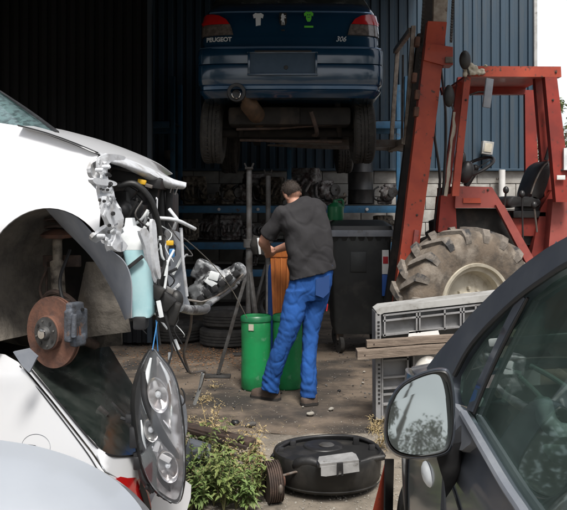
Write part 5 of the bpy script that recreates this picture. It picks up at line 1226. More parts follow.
b.tube([hp(-.02, .088, -.058), hp(.02, .088, -.058)], .006, 6); b.tube([hp(-.02, .084, -.070), hp(.02, .084, -.070)], .006, 6)
for sx in (-1, 1):
    b.ball(hp(sx * .074, -.005, -.012), (.011, .020, .031), 10, 8, hr); b.ball(hp(sx * .03, .078, .022), (.016, .010, .008), 8, 6, hr)
for s_, (a, c, e) in (('l', ('lsh', 'lel', 'lwr')), ('r', ('rsh', 'rel', 'rwr'))):
    b.tube([J['chest'].lerp(J[a], .6), J[a], J[a].lerp(J[c], .5), J[c], J[c].lerp(J[e], .35), J[e]], [.05, .05, .050, .039, .043, .028], 14, smooth=3)
    w = J[e]; dr = (J[e] - J[c]).normalized(); sd_ = dr.cross(Vector((0, -1, 0))).normalized()
    k0 = w + dr * .09
    R = Matrix((sd_, dr, sd_.cross(dr))).transposed()
    b.ball(w + dr * .045, (.040, .052, .018), 14, 8, R)
    nrm = sd_.cross(dr)
    if nrm.y < 0: nrm = -nrm
    for q in range(4):
        o = (q - 1.5) * .019; L = (.062, .072, .068, .052)[q]
        p0 = w + dr * .082 + sd_ * o; p1 = p0 + dr * L * .5 + nrm * .006; p2 = p1 + dr * L * .22 + nrm * L * .35; p3 = p2 - dr * .006 + nrm * L * .32
        b.tube([p0 - dr * .02, p0, p1, p2, p3], [.010, .0095, .009, .0085, .007], 8)
    p0 = w + dr * .03 - sd_ * .032 * (1 if s_ == 'l' else -1); p1 = p0 + dr * .03 - sd_ * .020 * (1 if s_ == 'l' else -1) + nrm * .015
    b.tube([p0, p1, p1 + dr * .032 + nrm * .02], [.013, .011, .009], 8)
for a, c, e in (('lhip', 'lkn', 'lan'), ('rhip', 'rkn', 'ran')):
    b.tube([J['pelvis'].lerp(J[a], .8), J[a].lerp(J[c], .25), J[c], J[c].lerp(J[e], .35), J[e]], [.09, .075, .052, .050, .034], 16, smooth=3)
    b.tube([J[e], J[e] + Vector((-.005, .0, -.05))], .025, 10)
body = b.build('body', 'skin', man); remesh(body, .0065, 2)
# hair: short crop, open over the face
b = MB(); vs = []; fs = []
N1, N2 = 30, 14
for i in range(N2 + 1):
    th = PI * .74 * i / N2
    for k in range(N1):
        ph = 2 * PI * k / N1
        x, y, z = math.sin(th) * math.cos(ph), math.sin(th) * math.sin(ph), math.cos(th)
        lim = (.66 - .10 * max(0, y) + .03 * nz((x * 5, y * 5, 1))) * PI if y < .1 else .36 * PI
        tt = min(th, lim); x, y, z = math.sin(tt) * math.cos(ph), math.sin(tt) * math.sin(ph), math.cos(tt)
        g = 1 + .025 * nz((x * 9, y * 9, z * 9))
        vs.append(hp(.0785 * x * g, -.012 + .0975 * y * g, .022 + .0935 * z * g))
for i in range(N2):
    for k in range(N1): fs.append((i * N1 + k, i * N1 + (k + 1) % N1, (i + 1) * N1 + (k + 1) % N1, (i + 1) * N1 + k))
b.add(vs, fs); rh = random.Random(2)
for _ in range(2600):                                # cropped strands standing off the scalp
    v0 = vs[rh.randrange(N1, len(vs))] + Vector((rh.gauss(0, .004), rh.gauss(0, .004), rh.gauss(0, .004))); dn = (v0 - hp(0, -.012, .022)).normalized(); dn = (dn + Vector((rh.gauss(0, .5), rh.gauss(0, .5), rh.gauss(0, .5) - .4))).normalized()
    sv = dn.cross(Vector((rh.gauss(0, 1), rh.gauss(0, 1), rh.gauss(0, 1)))).normalized() * .0011; b.add([v0 - sv, v0 + sv, v0 + dn * rh.uniform(.006, .013)], [(0, 1, 2)])
b.build('hair', 'hair', man, sharp=80)
# ---- T-shirt
def ell(pL, pR, dL, dR, dep, n=28, sq=.85):
    L = mp(pL[0], pL[1], dL); R = mp(pR[0], pR[1], dR); c = (L + R) / 2; a = (R - L) / 2; fwd = Vector((-a.y, a.x, 0)).normalized() * dep; o = []
    for k in range(n):
        t = 2 * PI * k / n; cs, sn = math.cos(t), math.sin(t)
        o.append(c + a * math.copysign(abs(cs) ** sq, cs) + fwd * math.copysign(abs(sn) ** sq, sn))
    return o
b = MB()
b.rings([ell((286, 203), (307, 196), .08, .10, .065), ell((282, 206.5), (315, 198), .05, .10, .095), ell((278.5, 213), (322, 203), .03, .11, .12), ell((279, 224), (326, 214), .01, .11, .14), ell((285, 236), (329.5, 227), .0, .09, .145),
         ell((286.5, 249), (332, 240), -.01, .07, .14), ell((288, 264), (333.5, 254), -.01, .05, .14), ell((289.5, 280.5), (334.5, 268.5), -.02, .03, .145)])
# sleeves
def sleeve(a, c, r0, r1, r2, ext=1.0):
    A, C = J[a], J[c]; b.tube([J['chest'].lerp(A, .75) + Vector((0, 0, .02)), A, A.lerp(C, .45), A.lerp(C, .82 * ext)], [r0, r0, r1, r2], 18, smooth=3)
sleeve('lsh', 'lel', .072, .068, .070); sleeve('rsh', 'rel', .072, .066, .066)
ts = b.build('tshirt', 'tshirt', man)
def folds(p):
    z = p.z; x = p.x
    f = .014 * nz((x * 5 + z * 5, p.y * 4, z * 3 - x * 3)) + .009 * nz((x * 11 - z * 10, p.y * 8, z * 7 + x * 6))
    f += .003 * math.sin((z * 1.0 + x * .8) * 36 + 5 * nz((x * 4, 0, z * 4))) * max(0, min(1, (1.45 - z) / .35))
    for sx, sy, sz, am in ((4.5, 3, 2.2, .006), (8, 5, 4.5, .0035)):
        f -= am * max(0, 1 - abs(nz((x * sx + z * sx * .6, p.y * sy, z * sz - x * sz))) * 7)
    return f
remesh(ts, .008, 2, folds)
# ---- trousers
def leg(pts):
    rs = []
    for (pl, pr, d, dep) in pts: rs.append(ell(pl, pr, d, d, dep, 26, .95))
    b.rings(rs)
b = MB()
b.rings([ell((290.5, 276), (333.5, 262), -.0, .03, .125), ell((289, 285), (333, 272), -.0, .03, .13), ell((286, 296), (331.5, 285), .0, .03, .13), ell((287, 303), (328, 298), .0, .03, .11)])
leg([((285.5, 290), (311, 288), -.02, .11), ((283, 303), (308, 302), -.03, .10), ((280.5, 317), (304, 318), -.05, .095), ((277.5, 332), (297, 335), -.06, .085), ((272, 348), (290, 352), -.06, .08), ((266.5, 363), (284, 368), -.05, .075), ((262.5, 376), (280.5, 381), -.03, .072), ((261, 388), (279, 394), -.02, .07)])
leg([((306, 290), (331.5, 286), .04, .11), ((304, 304), (328.5, 301), .04, .10), ((302.5, 318), (323.5, 317), .03, .09), ((302.5, 333), (319, 333), .01, .082), ((302, 348), (317.5, 349), -.03, .078), ((300.5, 366), (316.5, 367), -.08, .075), ((300.5, 382), (317, 382), -.11, .075), ((300.5, 397), (317, 397), -.13, .068)])
tr = b.build('trousers', 'workblue', man)
def tfold(p):
    z, x = p.z, p.x
    k = .9 * math.exp(-((z - .14) / .10) ** 2) + .35 * math.exp(-((z - .52) / .08) ** 2) + .08
    cr_ = -.0048 * max(0, 1 - abs(nz((x * 6 + z * 3, p.y * 5, z * 6 - x * 6))) * 8) - .0028 * max(0, 1 - abs(nz((x * 13, p.y * 9, z * 11 + x * 9))) * 7)
    return cr_ + .005 * nz((x * 6, p.y * 5, z * 7)) + k * .003 * math.sin(z * 105 + x * 40 + 9 * nz((x * 6, p.y * 6, z * 4))) + .004 * nz((x * 9 + z * 8, p.y * 9, z * 13 - x * 6)) + .003 * nz((x * 26, p.y * 22, z * 12 + x * 20))
remesh(tr, .0075, 2, tfold)
# waistband, red trim, pocket
b = MB(); o1 = ell((290, 281), (334, 268), -.0, .03, .132, 36); o2 = ell((290.5, 276.5), (334.3, 263.5), -.0, .03, .132, 36); b.rings([o1, o2], cap=False)
wb_ = b.build('waistband', 'workblue', man)
def strip(pts, w, m, name, d, par=tr):
    b = MB(); P = [mp(x, y, d_) for (x, y), d_ in zip(pts, d)]; b.tube(P, w, 6); return b.build(name, m, par)
strip([(288.5, 302), (286.5, 309), (285, 317)], .007, 'redtrim', 'red_piping', [-.09, -.10, -.105])
strip([(327.5, 304), (326.5, 311)], .006, 'redtrim', 'red_piping', [.01, .01])
b = MB(); b.panel([(316, 279), (329, 275), (329, 292), (323, 298), (315.5, 295)], lambda x, y: mp(x, y, -.116 + .0040 * max(0, x - 319)), 4, thick=.006, back=(0, -1, 0)); b.build('back_pocket', 'workdark', man, sharp=70)
# boots
def boot(heel, toe, d0, d1, name):
    H_ = mp(heel[0], heel[1], d0); T_ = mp(toe[0], toe[1], d1); H_.z = 0; T_.z = 0; dr = (T_ - H_).normalized(); sdv = Vector((-dr.y, dr.x, 0)); L = (T_ - H_).length
    b = MB(); rs = []
    for t, w_, h in ((0, .020, .05), (.04, .034, .075), (.15, .040, .105), (.3, .040, .10), (.48, .043, .078), (.68, .048, .062), (.85, .045, .052), (.95, .032, .042), (1.0, .014, .03)):
        c = H_ + dr * L * t; rs.append([c + sdv * w_ * math.cos(a) + UP * (.022 + max(0, math.sin(a)) ** .8 * h) for a in [PI * k / 10 for k in range(11)]] + [c - sdv * w_ + UP * .012, c + sdv * w_ + UP * .012])
    b.rings(rs); bo = b.build('boot', 'shoe', man, sharp=60)
    b = MB(); so_ = []
    for t, w_ in ((-.02, .026), (.08, .042), (.3, .043), (.5, .047), (.72, .053), (.9, .047), (1.0, .026), (1.03, .01)):
        so_.append((t, w_))
    pts = [H_ + dr * L * t + sdv * w_ + UP * .004 for t, w_ in so_] + [H_ + dr * L * t - sdv * w_ + UP * .004 for t, w_ in reversed(so_)]
    b.prism(pts, (0, 0, .02)); b.build('sole', 'sole', bo, sharp=30)
    b = MB()
    for k in range(4): c = H_ + dr * L * (.40 + .09 * k) + UP * (.112 - .013 * k); b.tube([c - sdv * .022, c + UP * .004, c + sdv * .022], .0035, 6)
    b.build('laces', 'sole', bo)
boot((279, 395), (252, 387), -.02, .12, 'l'); boot((317, 398), (301, 402), -.12, -.16, 'r')
# hand tool
tl_ = thing('hand_tool', mp(258, 256, .36), 'dark green handheld power tool with pale edge in the man\'s hand', 'tool')
b = MB(); b.tube([mp(257, 236, .36), mp(255, 245, .36), mp(257, 253, .37)], [.03, .042, .034], 14, smooth=3); b.box(mp(262, 252, .36), (.07, .05, .045), Matrix.Rotation(.3, 3, 'Y'), .012); b.build('tool_body', 'underbody', tl_)
b = MB(); b.tube([mp(258, 238, .32), mp(259, 246, .31), mp(260, 254, .32)], .010, 8); b.build('pale_guard', 'milky', tl_)
# ================================================================== DARK CAR ON THE RIGHT (front away from the viewer)
gc = thing('grey_car', (1.2, 1.8, GZ), 'dark blue grey car in front on the right, driver\'s side window and mirror', 'car')
ZB = .95
def xs_(z, y):
    """left skin of the car: x for a height and a distance; leans in above the belt, rounds off at the front corner"""
    x = .375 + (.30 * (z - ZB) if z > ZB else 0)
    x += -.012 * math.sin(max(0, min(1, (ZB - z) / .5)) * PI) if z < ZB else 0
    if y > 2.25: x += .17 * ((y - 2.25) / .85) ** 2.4
    return x
def dsd(px, py):
    a = (px - CX) / F; c = (py - HY) / F
    d = 1.6
    for _ in range(40): d += .6 * (xs_(H - c * d, d) / max(a, .02) - d) if a > .02 else 0; d = max(.5, min(4.0, d))
    return d
def ds2(px, py):
    """closed form above the belt, iteration below"""
    a = (px - CX) / F; c = (py - HY) / F; d = (.375 + .30 * (H - ZB)) / (a + .30 * c)
    if H - c * d < ZB: d = .372 / a
    return d
def gs(off=0.0): return lambda x, y: at(x, y, ds2(x, y)) + Vector((-off, 0, off * .25))
X_ = Vector((1, 0, 0))
# outlines in picture coordinates, laid onto the leaning side of the car
pil_out = [(428, 368), (440, 352), (455, 335), (474, 313), (498, 289), (524, 266), (548, 249), (575, 234), (640, 206), (700, 188)]
pil_in = [(700, 212), (640, 232), (590, 255), (567, 266), (548, 277), (535, 286), (522, 296), (500, 316), (480, 338), (466, 357), (455, 378), (452, 392), (455, 403), (446, 404), (438, 395)]
MB().panel(pil_out + pil_in, gs(.004), 9, thick=.05, back=X_).build('roof_pillar', 'graphite_paint', gc, sharp=60)
b = MB(); pts = [(470, 352), (485, 333), (503, 315), (524, 296.5), (548, 279.5), (575, 263), (640, 235), (700, 215)]; b.tube([gs(.006)(x, y) for x, y in [(457, 376)] + pts], .006, 8, smooth=3); b.build('window_seal', 'black_plastic', gc)
# divider between quarter light and door glass
MB().panel([(519, 299), (524, 297), (527, 299), (512, 326), (498, 354), (484, 385), (473, 412), (468, 410), (480, 380), (494, 350), (508, 320)], gs(.004), 6, thick=.008, back=X_).build('quarter_divider', 'graphite_paint', gc, sharp=50)
b = MB(); b.tube([gs(.002)(x, y) for x, y in ((529, 298), (515, 325), (500, 355), (486, 386), (475, 414))], .0035, 7, smooth=3)
b.build('divider_seal', 'black_plastic', gc)
MB().panel([(459, 375), (470, 356), (482, 339), (500, 319), (518, 301), (506, 325), (492, 353), (479, 382), (468, 409), (460, 402), (457, 390)], gs(-.006), 9, thick=.004, back=X_).build('quarter_light', 'car_glass', gc, sharp=60)
MB().panel([(527, 300), (548, 282), (575, 266), (640, 237), (700, 216), (700, 640), (570, 590), (530, 530), (512, 500), (492, 465), (475, 425), (472, 415), (486, 385), (500, 354), (514, 325)], gs(-.008), 12, thick=.004, back=X_).build('door_glass', 'car_glass', gc, sharp=60)
# door skin and belt line
belt = [(452, 400), (461, 404), (470, 414), (480, 430), (495, 455), (512, 482), (535, 515), (560, 560), (600, 620)]
def dk(off=0.0): return lambda x, y: at(x, y, ds2(x, y)) + Vector((-off, 0, 0))
MB().panel([(452, 402), (461, 406), (470, 416), (480, 433), (495, 458), (512, 486), (535, 520), (560, 566), (600, 630), (590, 700), (440, 640), (436, 560), (436, 500), (440, 460), (446, 425)], dk(.0), 9, thick=.01, back=X_).build('door_skin', 'graphite_paint', gc, sharp=60)
b = MB(); b.tube([dk(.010)(x, y) + Vector((0, 0, 0)) for x, y in ((468, 414), (480, 434), (495, 459), (512, 487), (535, 521), (560, 567))], .010, 8, smooth=3); b.build('belt_moulding', 'liner', gc)
b = MB(); b.tube([dk(.002)(x, y) for x, y in ((447, 470), (455, 492), (462, 515), (470, 545))], .003, 6, smooth=3); b.build('door_gap', 'black_plastic', gc)
# wing in front of the door, bonnet, front corner, in real measures
def xz_panel(name, outl, m, off=0, step=.05, thick=.01, sharp=60, parent=gc, holes=()):
    return MB().panel(outl, lambda y, z: Vector((xs_(z, y) - off, y, z)), step, holes, thick=thick, back=X_).build(name, m, parent, sharp=sharp)
wa = [(2.72 + .34 * math.cos(a), .30 + .34 * math.sin(a)) for a in [math.radians(k) for k in range(180, -1, -12)]]
xz_panel('front_wing', [(1.86, .99), (2.1, 1.0), (2.4, .985), (2.75, .94), (2.95, .90), (3.06, .80), (3.1, .62), (3.1, .30)] + list(reversed([(y, z) for y, z in wa])) + [(2.3, .16), (1.86, .16)], 'graphite_paint', step=.05)
b = MB(); b.panel([(y, z) for y, z in [(1.86, .14), (3.12, .14), (3.12, .30), (2.9, .30), (1.86, .20)]], lambda y, z: Vector((xs_(z, y) - .012, y, z)), .06, thick=.02, back=X_); b.build('sill_trim', 'black_plastic', gc)
b = MB()
ys_ = [2.18, 2.35, 2.55, 2.75, 2.9, 3.0, 3.08]; zz_ = [1.045, 1.03, 1.005, .975, .94, .90, .84]
rows = [[Vector((xs_(.95, y) + .02 + (1.68 - 2 * (xs_(.95, y) - .375)) * t, y + .10 * math.sin(PI * t), z - .05 * (abs(2 * t - 1) ** 3) + .02)) for t in [k / 8 for k in range(9)]] for y, z in zip(ys_, zz_)]
b.patch(rows, 2, 3, .01, toward=(0, 0, -1)); b.build('bonnet', 'graphite_paint', gc, sharp=60)
b = MB(); hx = xs_(.85, 2.98)
b.ball(Vector((hx + .045, 2.97, .865)), (.05, .15, .07), 18, 12, Matrix.Rotation(-.35, 3, 'Z')); b.build('headlamp', 'lamp_amber', gc)
b = MB(); c = dk(.006)(430, 474); b.lathe(c, (-1, 0, 0), [(.001, .012), (.018, .010), (.026, .004), (.028, 0), (.001, -.01)], 20)
for i in range(len(b.v)): b.v[i] = Vector((b.v[i].x, c.y + (b.v[i].y - c.y) * 2.2, b.v[i].z))
b.build('side_repeater', 'milky', gc)
b = MB(); b.tube([Vector((xs_(z, y) - .004, y, z)) for y, z in ((2.31, .98), (2.33, .80), (2.36, .62), (2.38, .5))], .004, 6, smooth=3); b.build('wing_gap', 'black_plastic', gc)
w_ = tyre_mesh((.52, 2.72, .24), (-1, 0, 0), .32, .2, .20).build('wheel', 'rubber', gc); MB().lathe((.52, 2.72, .24), (-1, 0, 0), [(.001, .05), (.18, .06), (.2, .09), (.2, -.08), (.001, -.08)], 28).build('rim', 'liner', w_)
# roof, far side, interior
def far(x): return .375 + 1.72 - (x - .375)
b = MB(); ry = [1.46, 1.3, 1.0, .6, .2, -.3, -.8]; rz_ = [1.445, 1.47, 1.495, 1.51, 1.51, 1.50, 1.46]
rows = [[Vector((.53 + 1.38 * t, y, z - .07 * abs(2 * t - 1) ** 3)) for t in [k / 6 for k in range(7)]] for y, z in zip(ry, rz_)]
b.patch(rows, 2, 3, .02, toward=(0, 0, -1)); b.build('roof', 'graphite_paint', gc, sharp=60)
b = MB(); rows = [[Vector((.43 + .14 * s_ + (1.62 - .30 * s_) * t, 2.22 - .74 * s_ + .10 * math.sin(PI * t), 1.04 + .40 * s_)) for t in [k / 6 for k in range(7)]] for s_ in (0, .33, .66, 1)]
b.patch(rows, 3, 3, .005); b.build('windscreen', 'car_glass', gc, sharp=60)
b = MB(); b.beam((1.98, 2.2, 1.03), (1.86, 1.46, 1.44), .05, .05); b.beam((1.88, .55, 1.46), (2.03, .55, .95), .08, .06); b.beam((1.87, 1.5, 1.45), (1.87, -.5, 1.47), .05, .06); b.build('far_pillar', 'interior', gc)
b = MB(); b.panel([(2.4, .14), (2.2, 1.03), (.5, .96), (-.6, .96), (-.6, .14)], lambda y, z: Vector((2.05, y, z)), .15, thick=.04, back=X_); b.build('far_door', 'interior', gc)
b = MB(); b.tube([(1.99, 2.02, 1.0), (2.0, 1.7, .985), (2.0, .9, .975), (1.97, .62, 1.02), (1.90, .62, 1.38)], .022, 8, smooth=5); b.build('far_window_frame', 'interior', gc)
b = MB(); b.panel([(1.9, 1.0), (1.46, 1.42), (.64, 1.44), (.62, .98)], lambda y, z: Vector((2.04 - .30 * (z - .95), y, z)), .1, thick=.005, back=X_); b.build('far_glass', 'car_glass', gc)
b = MB(); b.tube([(1.80, 1.20, 1.40), (1.77, 1.16, 1.375), (1.77, 1.0, 1.375), (1.80, .96, 1.40)], .010, 8, smooth=3); b.build('grab_handle', 'interior_dark', gc)
b = MB(); b.box((.9, 1.36, 1.40), (.38, .04, .13), Matrix.Rotation(.6, 3, 'X'), .012); b.box((1.55, 1.36, 1.40), (.38, .04, .13), Matrix.Rotation(.6, 3, 'X'), .012); b.build('sun_visor', 'interior', gc)
b = MB()
rows = [[Vector((.45 + 1.55 * t, y, z + .03 * math.sin(PI * t))) for t in (0, .25, .5, .75, 1)] for y, z in ((2.2, .98), (2.0, 1.0), (1.8, .98), (1.68, .92), (1.66, .70), (1.8, .5))]
b.patch(rows, 3, 3, .01); b.build('dashboard', 'interior_dark', gc, sharp=60)
swc = Vector((.85, 1.52, .88)); sax = Vector((0, -.85, .5)).normalized(); ringmesh(swc, sax, .18, .014).build('steering_wheel', 'vinyl', gc)
for x in (.85, 1.6):
    b = MB(); b.ball((x, .55, .72), (.25, .12, .38), 16, 12, Matrix.Rotation(-.25, 3, 'X')); b.ball((x, .42, 1.18), (.13, .06, .10), 14, 10); b.ball((x, .85, .48), (.26, .30, .12), 16, 10); b.build('front_seat', 'interior_dark', gc)
b = MB(); b.box((1.2, .9, .2), (1.6, 3.0, .06)); b.box((1.2, -.55, .75), (1.55, .06, 1.2)); b.build('cabin_floor', 'interior_dark', gc)
b = MB(); b.panel([(1.9, .92), (1.6, .90), (.2, .93), (-.5, .93), (-.5, .2), (1.9, .2)], lambda y, z: Vector((.425, y, z)), .2, thick=.02, back=X_); b.build('door_card', 'interior_dark', gc)
b = MB(); b.tube([at(503, 402, 1.9), at(509, 386, 1.9), at(514, 373, 1.88), at(521, 374, 1.87)], .006, 7, smooth=3); b.tube([at(519, 376, 1.87), at(534, 390, 1.84), at(548, 405, 1.8)], .006, 7); b.tube([at(531, 366, 1.86), at(550, 376, 1.8), at(572, 391, 1.72)], .006, 7, smooth=3)
b.tube([at(552, 412, 1.8), at(553, 422, 1.8)], .003, 6); b.build('wiper_arm', 'paper', gc)
b = MB()
for x, y in ((543, 408), (547, 418), (552, 428), (557, 437), (562, 444), (567, 450), (556, 447), (566, 436)): b.ball(at(x, y, 1.78), (.022, .03, .028), 10, 7)
rg = b.build('white_rag', 'milky', gc); remesh(rg, .006, 1, lambda p: .010 * nz(p, 34))
b = MB(); b.tube([at(477, 399, 1.97), at(482, 418, 1.95), at(490, 436, 1.92), at(502, 446, 1.88), at(520, 451, 1.82), at(545, 454, 1.74), at(580, 456, 1.64)], [.016, .022, .026, .026, .022, .022, .022], 12, smooth=5); b.build('dash_edge', 'interior', gc)
for k in range(6):
    b = MB(); b.beam(at(494 + k * 2, 402 + k * 6.5, 1.97), at(552 + k * 2, 405 + k * 6.5, 1.84), .03, .006, bev=.002); b.build('vent_slat', 'grey_plastic', gc)
b = MB(); b.beam(at(497, 342, 1.74), at(590, 336, 1.52), .05, .017, bev=.005); b.build('visor_edge', 'interior', gc)
b = MB(); b.tube([at(512, 357, 1.80), at(522, 355, 1.78), at(545, 353, 1.72), at(552, 351, 1.70)], .009, 8, smooth=3); b.build('grab_handle', 'interior_dark', gc)
# ---- door mirror
mi = [(384, 432), (386, 412), (392, 396), (402, 383), (418, 374), (434, 369), (446, 369), (451, 376), (454, 392), (455, 410), (455, 430), (452, 446), (446, 454), (430, 458), (412, 459), (396, 455), (387, 446)]
MDp = 1.62
mc = (421, 416)
def mpt(x, y, d, s_=1.0): return at(mc[0] + (x - mc[0]) * s_, mc[1] + (y - mc[1]) * s_, d - (x - mc[0]) * .0007)
sm_ = cr2(mi, 3)
b = MB(); b.rings([[mpt(x, y, MDp + dz, s_) for x, y in sm_] for dz, s_ in ((.045, .86), (.04, .895), (-.004, .93), (-.006, .97), (.004, 1.0), (.022, 1.015), (.05, 1.01), (.08, .93), (.105, .78), (.12, .5), (.124, .1))]); mo = b.build('mirror_housing', 'graphite_paint', gc, sharp=55)
b = MB(); b.rings([[mpt(x, y, MDp + dz, s_) for x, y in sm_] for dz, s_ in ((-.0065, .955), (-.0085, .925), (-.002, .895), (.03, .89))], cap=False); b.build('mirror_rim', 'black_plastic', mo, sharp=55)
b = MB(); vs = [mpt(x, y, MDp + .013 - (y - mc[1]) * .00040 - (x - mc[0]) * .00014 + (x - mc[0]) * .0007, .895) for x, y in sm_]; b.add(vs + [v + Vector((0, .002, 0)) for v in vs], [tuple(range(len(vs))), tuple(reversed(range(len(vs), 2 * len(vs))))]); mg = b.build('mirror_glass', 'mirror', mo, smooth=False)
# foot of the mirror
b = MB(); b.rings([[at(x, y, d) for x, y in ((434, 448), (452, 444), (452, 462), (440, 470))] for d in (MDp + .05,)] + [[at(x, y, MDp + .06) + Vector((0, 0, 0)) for x, y in ((440, 452), (462, 442), (460, 470), (444, 482))]] + [[at(x, y, MDp + .10) for x, y in ((446, 440), (466, 420), (462, 474), (446, 498))]]); b.build('mirror_foot', 'black_plastic', mo, sharp=50)
b = MB(); b.panel([(455, 428), (459, 404), (466, 412), (474, 424), (482, 436), (478, 446), (470, 452), (460, 452), (455, 446)], gs(.016), 5, thick=.02, back=X_); b.build('mirror_triangle', 'liner', gc, sharp=60)

# ================================================================== RED BUMPER between the cars
rb = thing('red_bumper', (.42, 3.2, GZ), 'red plastic car bumper with black strip standing beside the grey car', 'bumper')
def rbp(px, py): return at(px, py, 2.95)
b = MB(); rows = [[at(389 - 1.0 * t + k * 0, 461 + 2 * t, 3.0 + .12 * k) if False else at(390 - 4 * t - (y - 461) * .26 * t - (1 - t) * (y - 461) * .03, y, 2.93 + .07 * (1 - t) ** 2 + .0006 * (y - 461)) for t in (0, .35, .7, 1)] for y in (461, 472, 490, 515, 545)]
b.patch(rows, 3, 3, .004); b.build('red_skin', 'orange_red', rb, sharp=60)
b = MB(); b.patch([[at(386 + 8 * t - (y - 461) * .02, y, 2.90 + .05 * t) for t in (0, .5, 1)] for y in (459, 472, 490, 515, 545)], 3, 3, .006); b.build('black_strip', 'black_plastic', rb, sharp=60)

# ================================================================== PALLET BOX, PLANKS, PAPER
KD = 5.42; s_ = KD / F
px0 = thing('pallet_box', (at(440, 205, KD).x, KD + .4, 0), 'grey ribbed plastic pallet crate standing on its side by the tractor wheel', 'crate')
def kp(px, py, d=0): return at(px, py, KD + d)
b = MB(); b.prism([kp(376, 311), kp(381, 307.5), kp(500, 293.5), kp(540, 289), kp(540, 295.5), kp(500, 300), kp(384, 313), kp(378, 316)], (0, .22, 0)); b.build('top_edge', 'crate_top', px0, sharp=30)
b = MB(); b.prism([kp(375.5, 313), kp(381, 315), kp(381, 420), kp(376, 420)], (0, .22, 0)); b.build('side_wall', 'crate', px0, sharp=30)
b = MB()
for k in range(7): b.box(kp(378.6, 322 + k * 3.7, -.003), (.016, .006, .011), None, .002)
for k in range(10): b.box(kp(379.2, 365 + k * 4.2, -.003), (.014, .006, .012), None, .002)
b.build('vent_holes', 'black_plastic', px0)
def slope(x): return (381 - x) * .112
def q4(x0, y0, x1, y1): return [kp(x0, y0 + slope(x0)), kp(x1, y0 + slope(x1)), kp(x1, y1 + slope(x1)), kp(x0, y1 + slope(x0))]
b = MB(); b.prism([p + Vector((0, .05, 0)) for p in q4(381, 313, 545, 337)], (0, .02, 0)); b.build('upper_panel', 'crate', px0)
b = MB(); b.prism([p + Vector((0, .05, 0)) for p in [kp(381, 358), kp(408, 356), kp(408, 420), kp(381, 420)]], (0, .02, 0)); b.build('lower_panel', 'crate', px0)
b = MB(); b.prism([p + Vector((0, .10, 0)) for p in [kp(414, 354), kp(545, 345), kp(545, 420), kp(414, 420)]], (0, .02, 0)); b.build('lower_panel', 'crate', px0)
b = MB()
for y in (315, 320.5, 335): b.prism(q4(383, y, 545, y + 1.6), (0, .055, 0))
for x in (384, 416, 419, 444, 460, 463, 475, 500): b.prism([kp(x, 316 + slope(x)), kp(x + 1.6, 316 + slope(x)), kp(x + 1.6, 337 + slope(x)), kp(x, 337 + slope(x))], (0, .055, 0))
b.build('upper_ribs', 'crate', px0, sharp=20)
b = MB()
for y in (360, 377, 388, 394, 404): b.prism([kp(383, y), kp(409, y - 2), kp(409, y - .2), kp(383, y + 1.8)], (0, .055, 0))
for x in (381.5, 407, 413): b.prism([kp(x, 356), kp(x + 1.8, 356), kp(x + 1.8, 420), kp(x, 420)], (0, .055, 0))
b.build('lower_ribs', 'crate', px0, sharp=20)
MB().prism([kp(x, y, .2) for x, y in ((378, 318), (540, 300), (540, 418), (378, 418))], (0, .015, 0)).build('base_panel', 'crate', px0)
def plank(label, x0, y0, x1, y1, h, d, wd):
    t = thing('plank', at((x0 + x1) / 2, (y0 + y1) / 2 + h, d), label, 'plank', 'weathered planks on the pallet box')
    a = at(x0, y0, d); c = at(x1, y1, d); n = 26; rs = []; hh = h * d / F
    for k in range(n + 1):
        p = a.lerp(c, k / n); j = lambda q: .0022 * nz((k * .8, q * 7, d * 3)); e = .003 * nz((k * .3, 1, d))
        rs.append([p + Vector((0, 0, j(1) + e)), p + Vector((0, wd, j(2) + e)), p + Vector((0, wd, -hh + j(3) + e)), p + Vector((0, 0, -hh + j(4) + e))])
    MB().rings(rs).build('board', 'wood', t, sharp=25)
    b = MB()
    for f in (.04, .5): b.lathe(a.lerp(c, f) + Vector((0, -.001, -hh * .5)), (0, -1, 0), [(.001, 0), (.005, 0), (.004, .003), (.001, .003)], 8)
    b.build('nail_heads', 'dark_rust', t)
plank('upper weathered plank resting across the grey pallet crate', 367, 341.5, 545, 329, 6.3, 5.35, .07)
plank('lower longer weathered plank sticking out left of the pallet crate', 357.5, 351.5, 545, 337.5, 8.4, 5.29, .13)
pt_ = thing('paper_sheet', kp(421, 340, -.06), 'white folded sheet standing on the upper plank', 'paper')
b = MB(); b.prism([kp(409, 331.5, 0), kp(438, 329.5, 0), kp(440, 336.5, -.0), kp(408, 339, -.0)], (0, .012, 0)); b.build('sheet', 'paper', pt_)

# ================================================================== BLACK ROUND TUB WITH SILVER BOX
TC = Vector((at(327.5, 205, 4.48).x, 4.48, GZ)); RX, RYY = .305, .275
tb = thing('plastic_tub', TC, 'black oval plastic tub with silver box set in its lid, lying on the gravel', 'tub')
def oval(rx, ry, z, dx=0, dy=0, n=48): return [TC + Vector((dx + rx * math.cos(2 * PI * k / n), dy + ry * math.sin(2 * PI * k / n), z)) for k in range(n)]
b = MB(); b.rings([oval(.20, .18, .035), oval(.27, .24, .04), oval(.292, .265, .07), oval(.300, .272, .15), oval(.305, .277, .20), oval(.298, .27, .215), oval(.285, .255, .20), oval(.27, .24, .195), oval(.20, .18, .20), oval(.05, .05, .205), oval(.002, .002, .205)]); b.build('tub_body', 'black_dusty', tb, sharp=45)
b = MB()
for k in range(1): b.lathe(TC + Vector((0, 0, .06 + k * .018)), (0, 0, 1), [(.30, 0), (.302 + k * .0006, .004), (.30, .008)], 48)
for i in range(len(b.v)): b.v[i] = Vector((b.v[i].x, TC.y + (b.v[i].y - TC.y) * .905, b.v[i].z))
b.build('tub_ribs', 'black_dusty', tb)
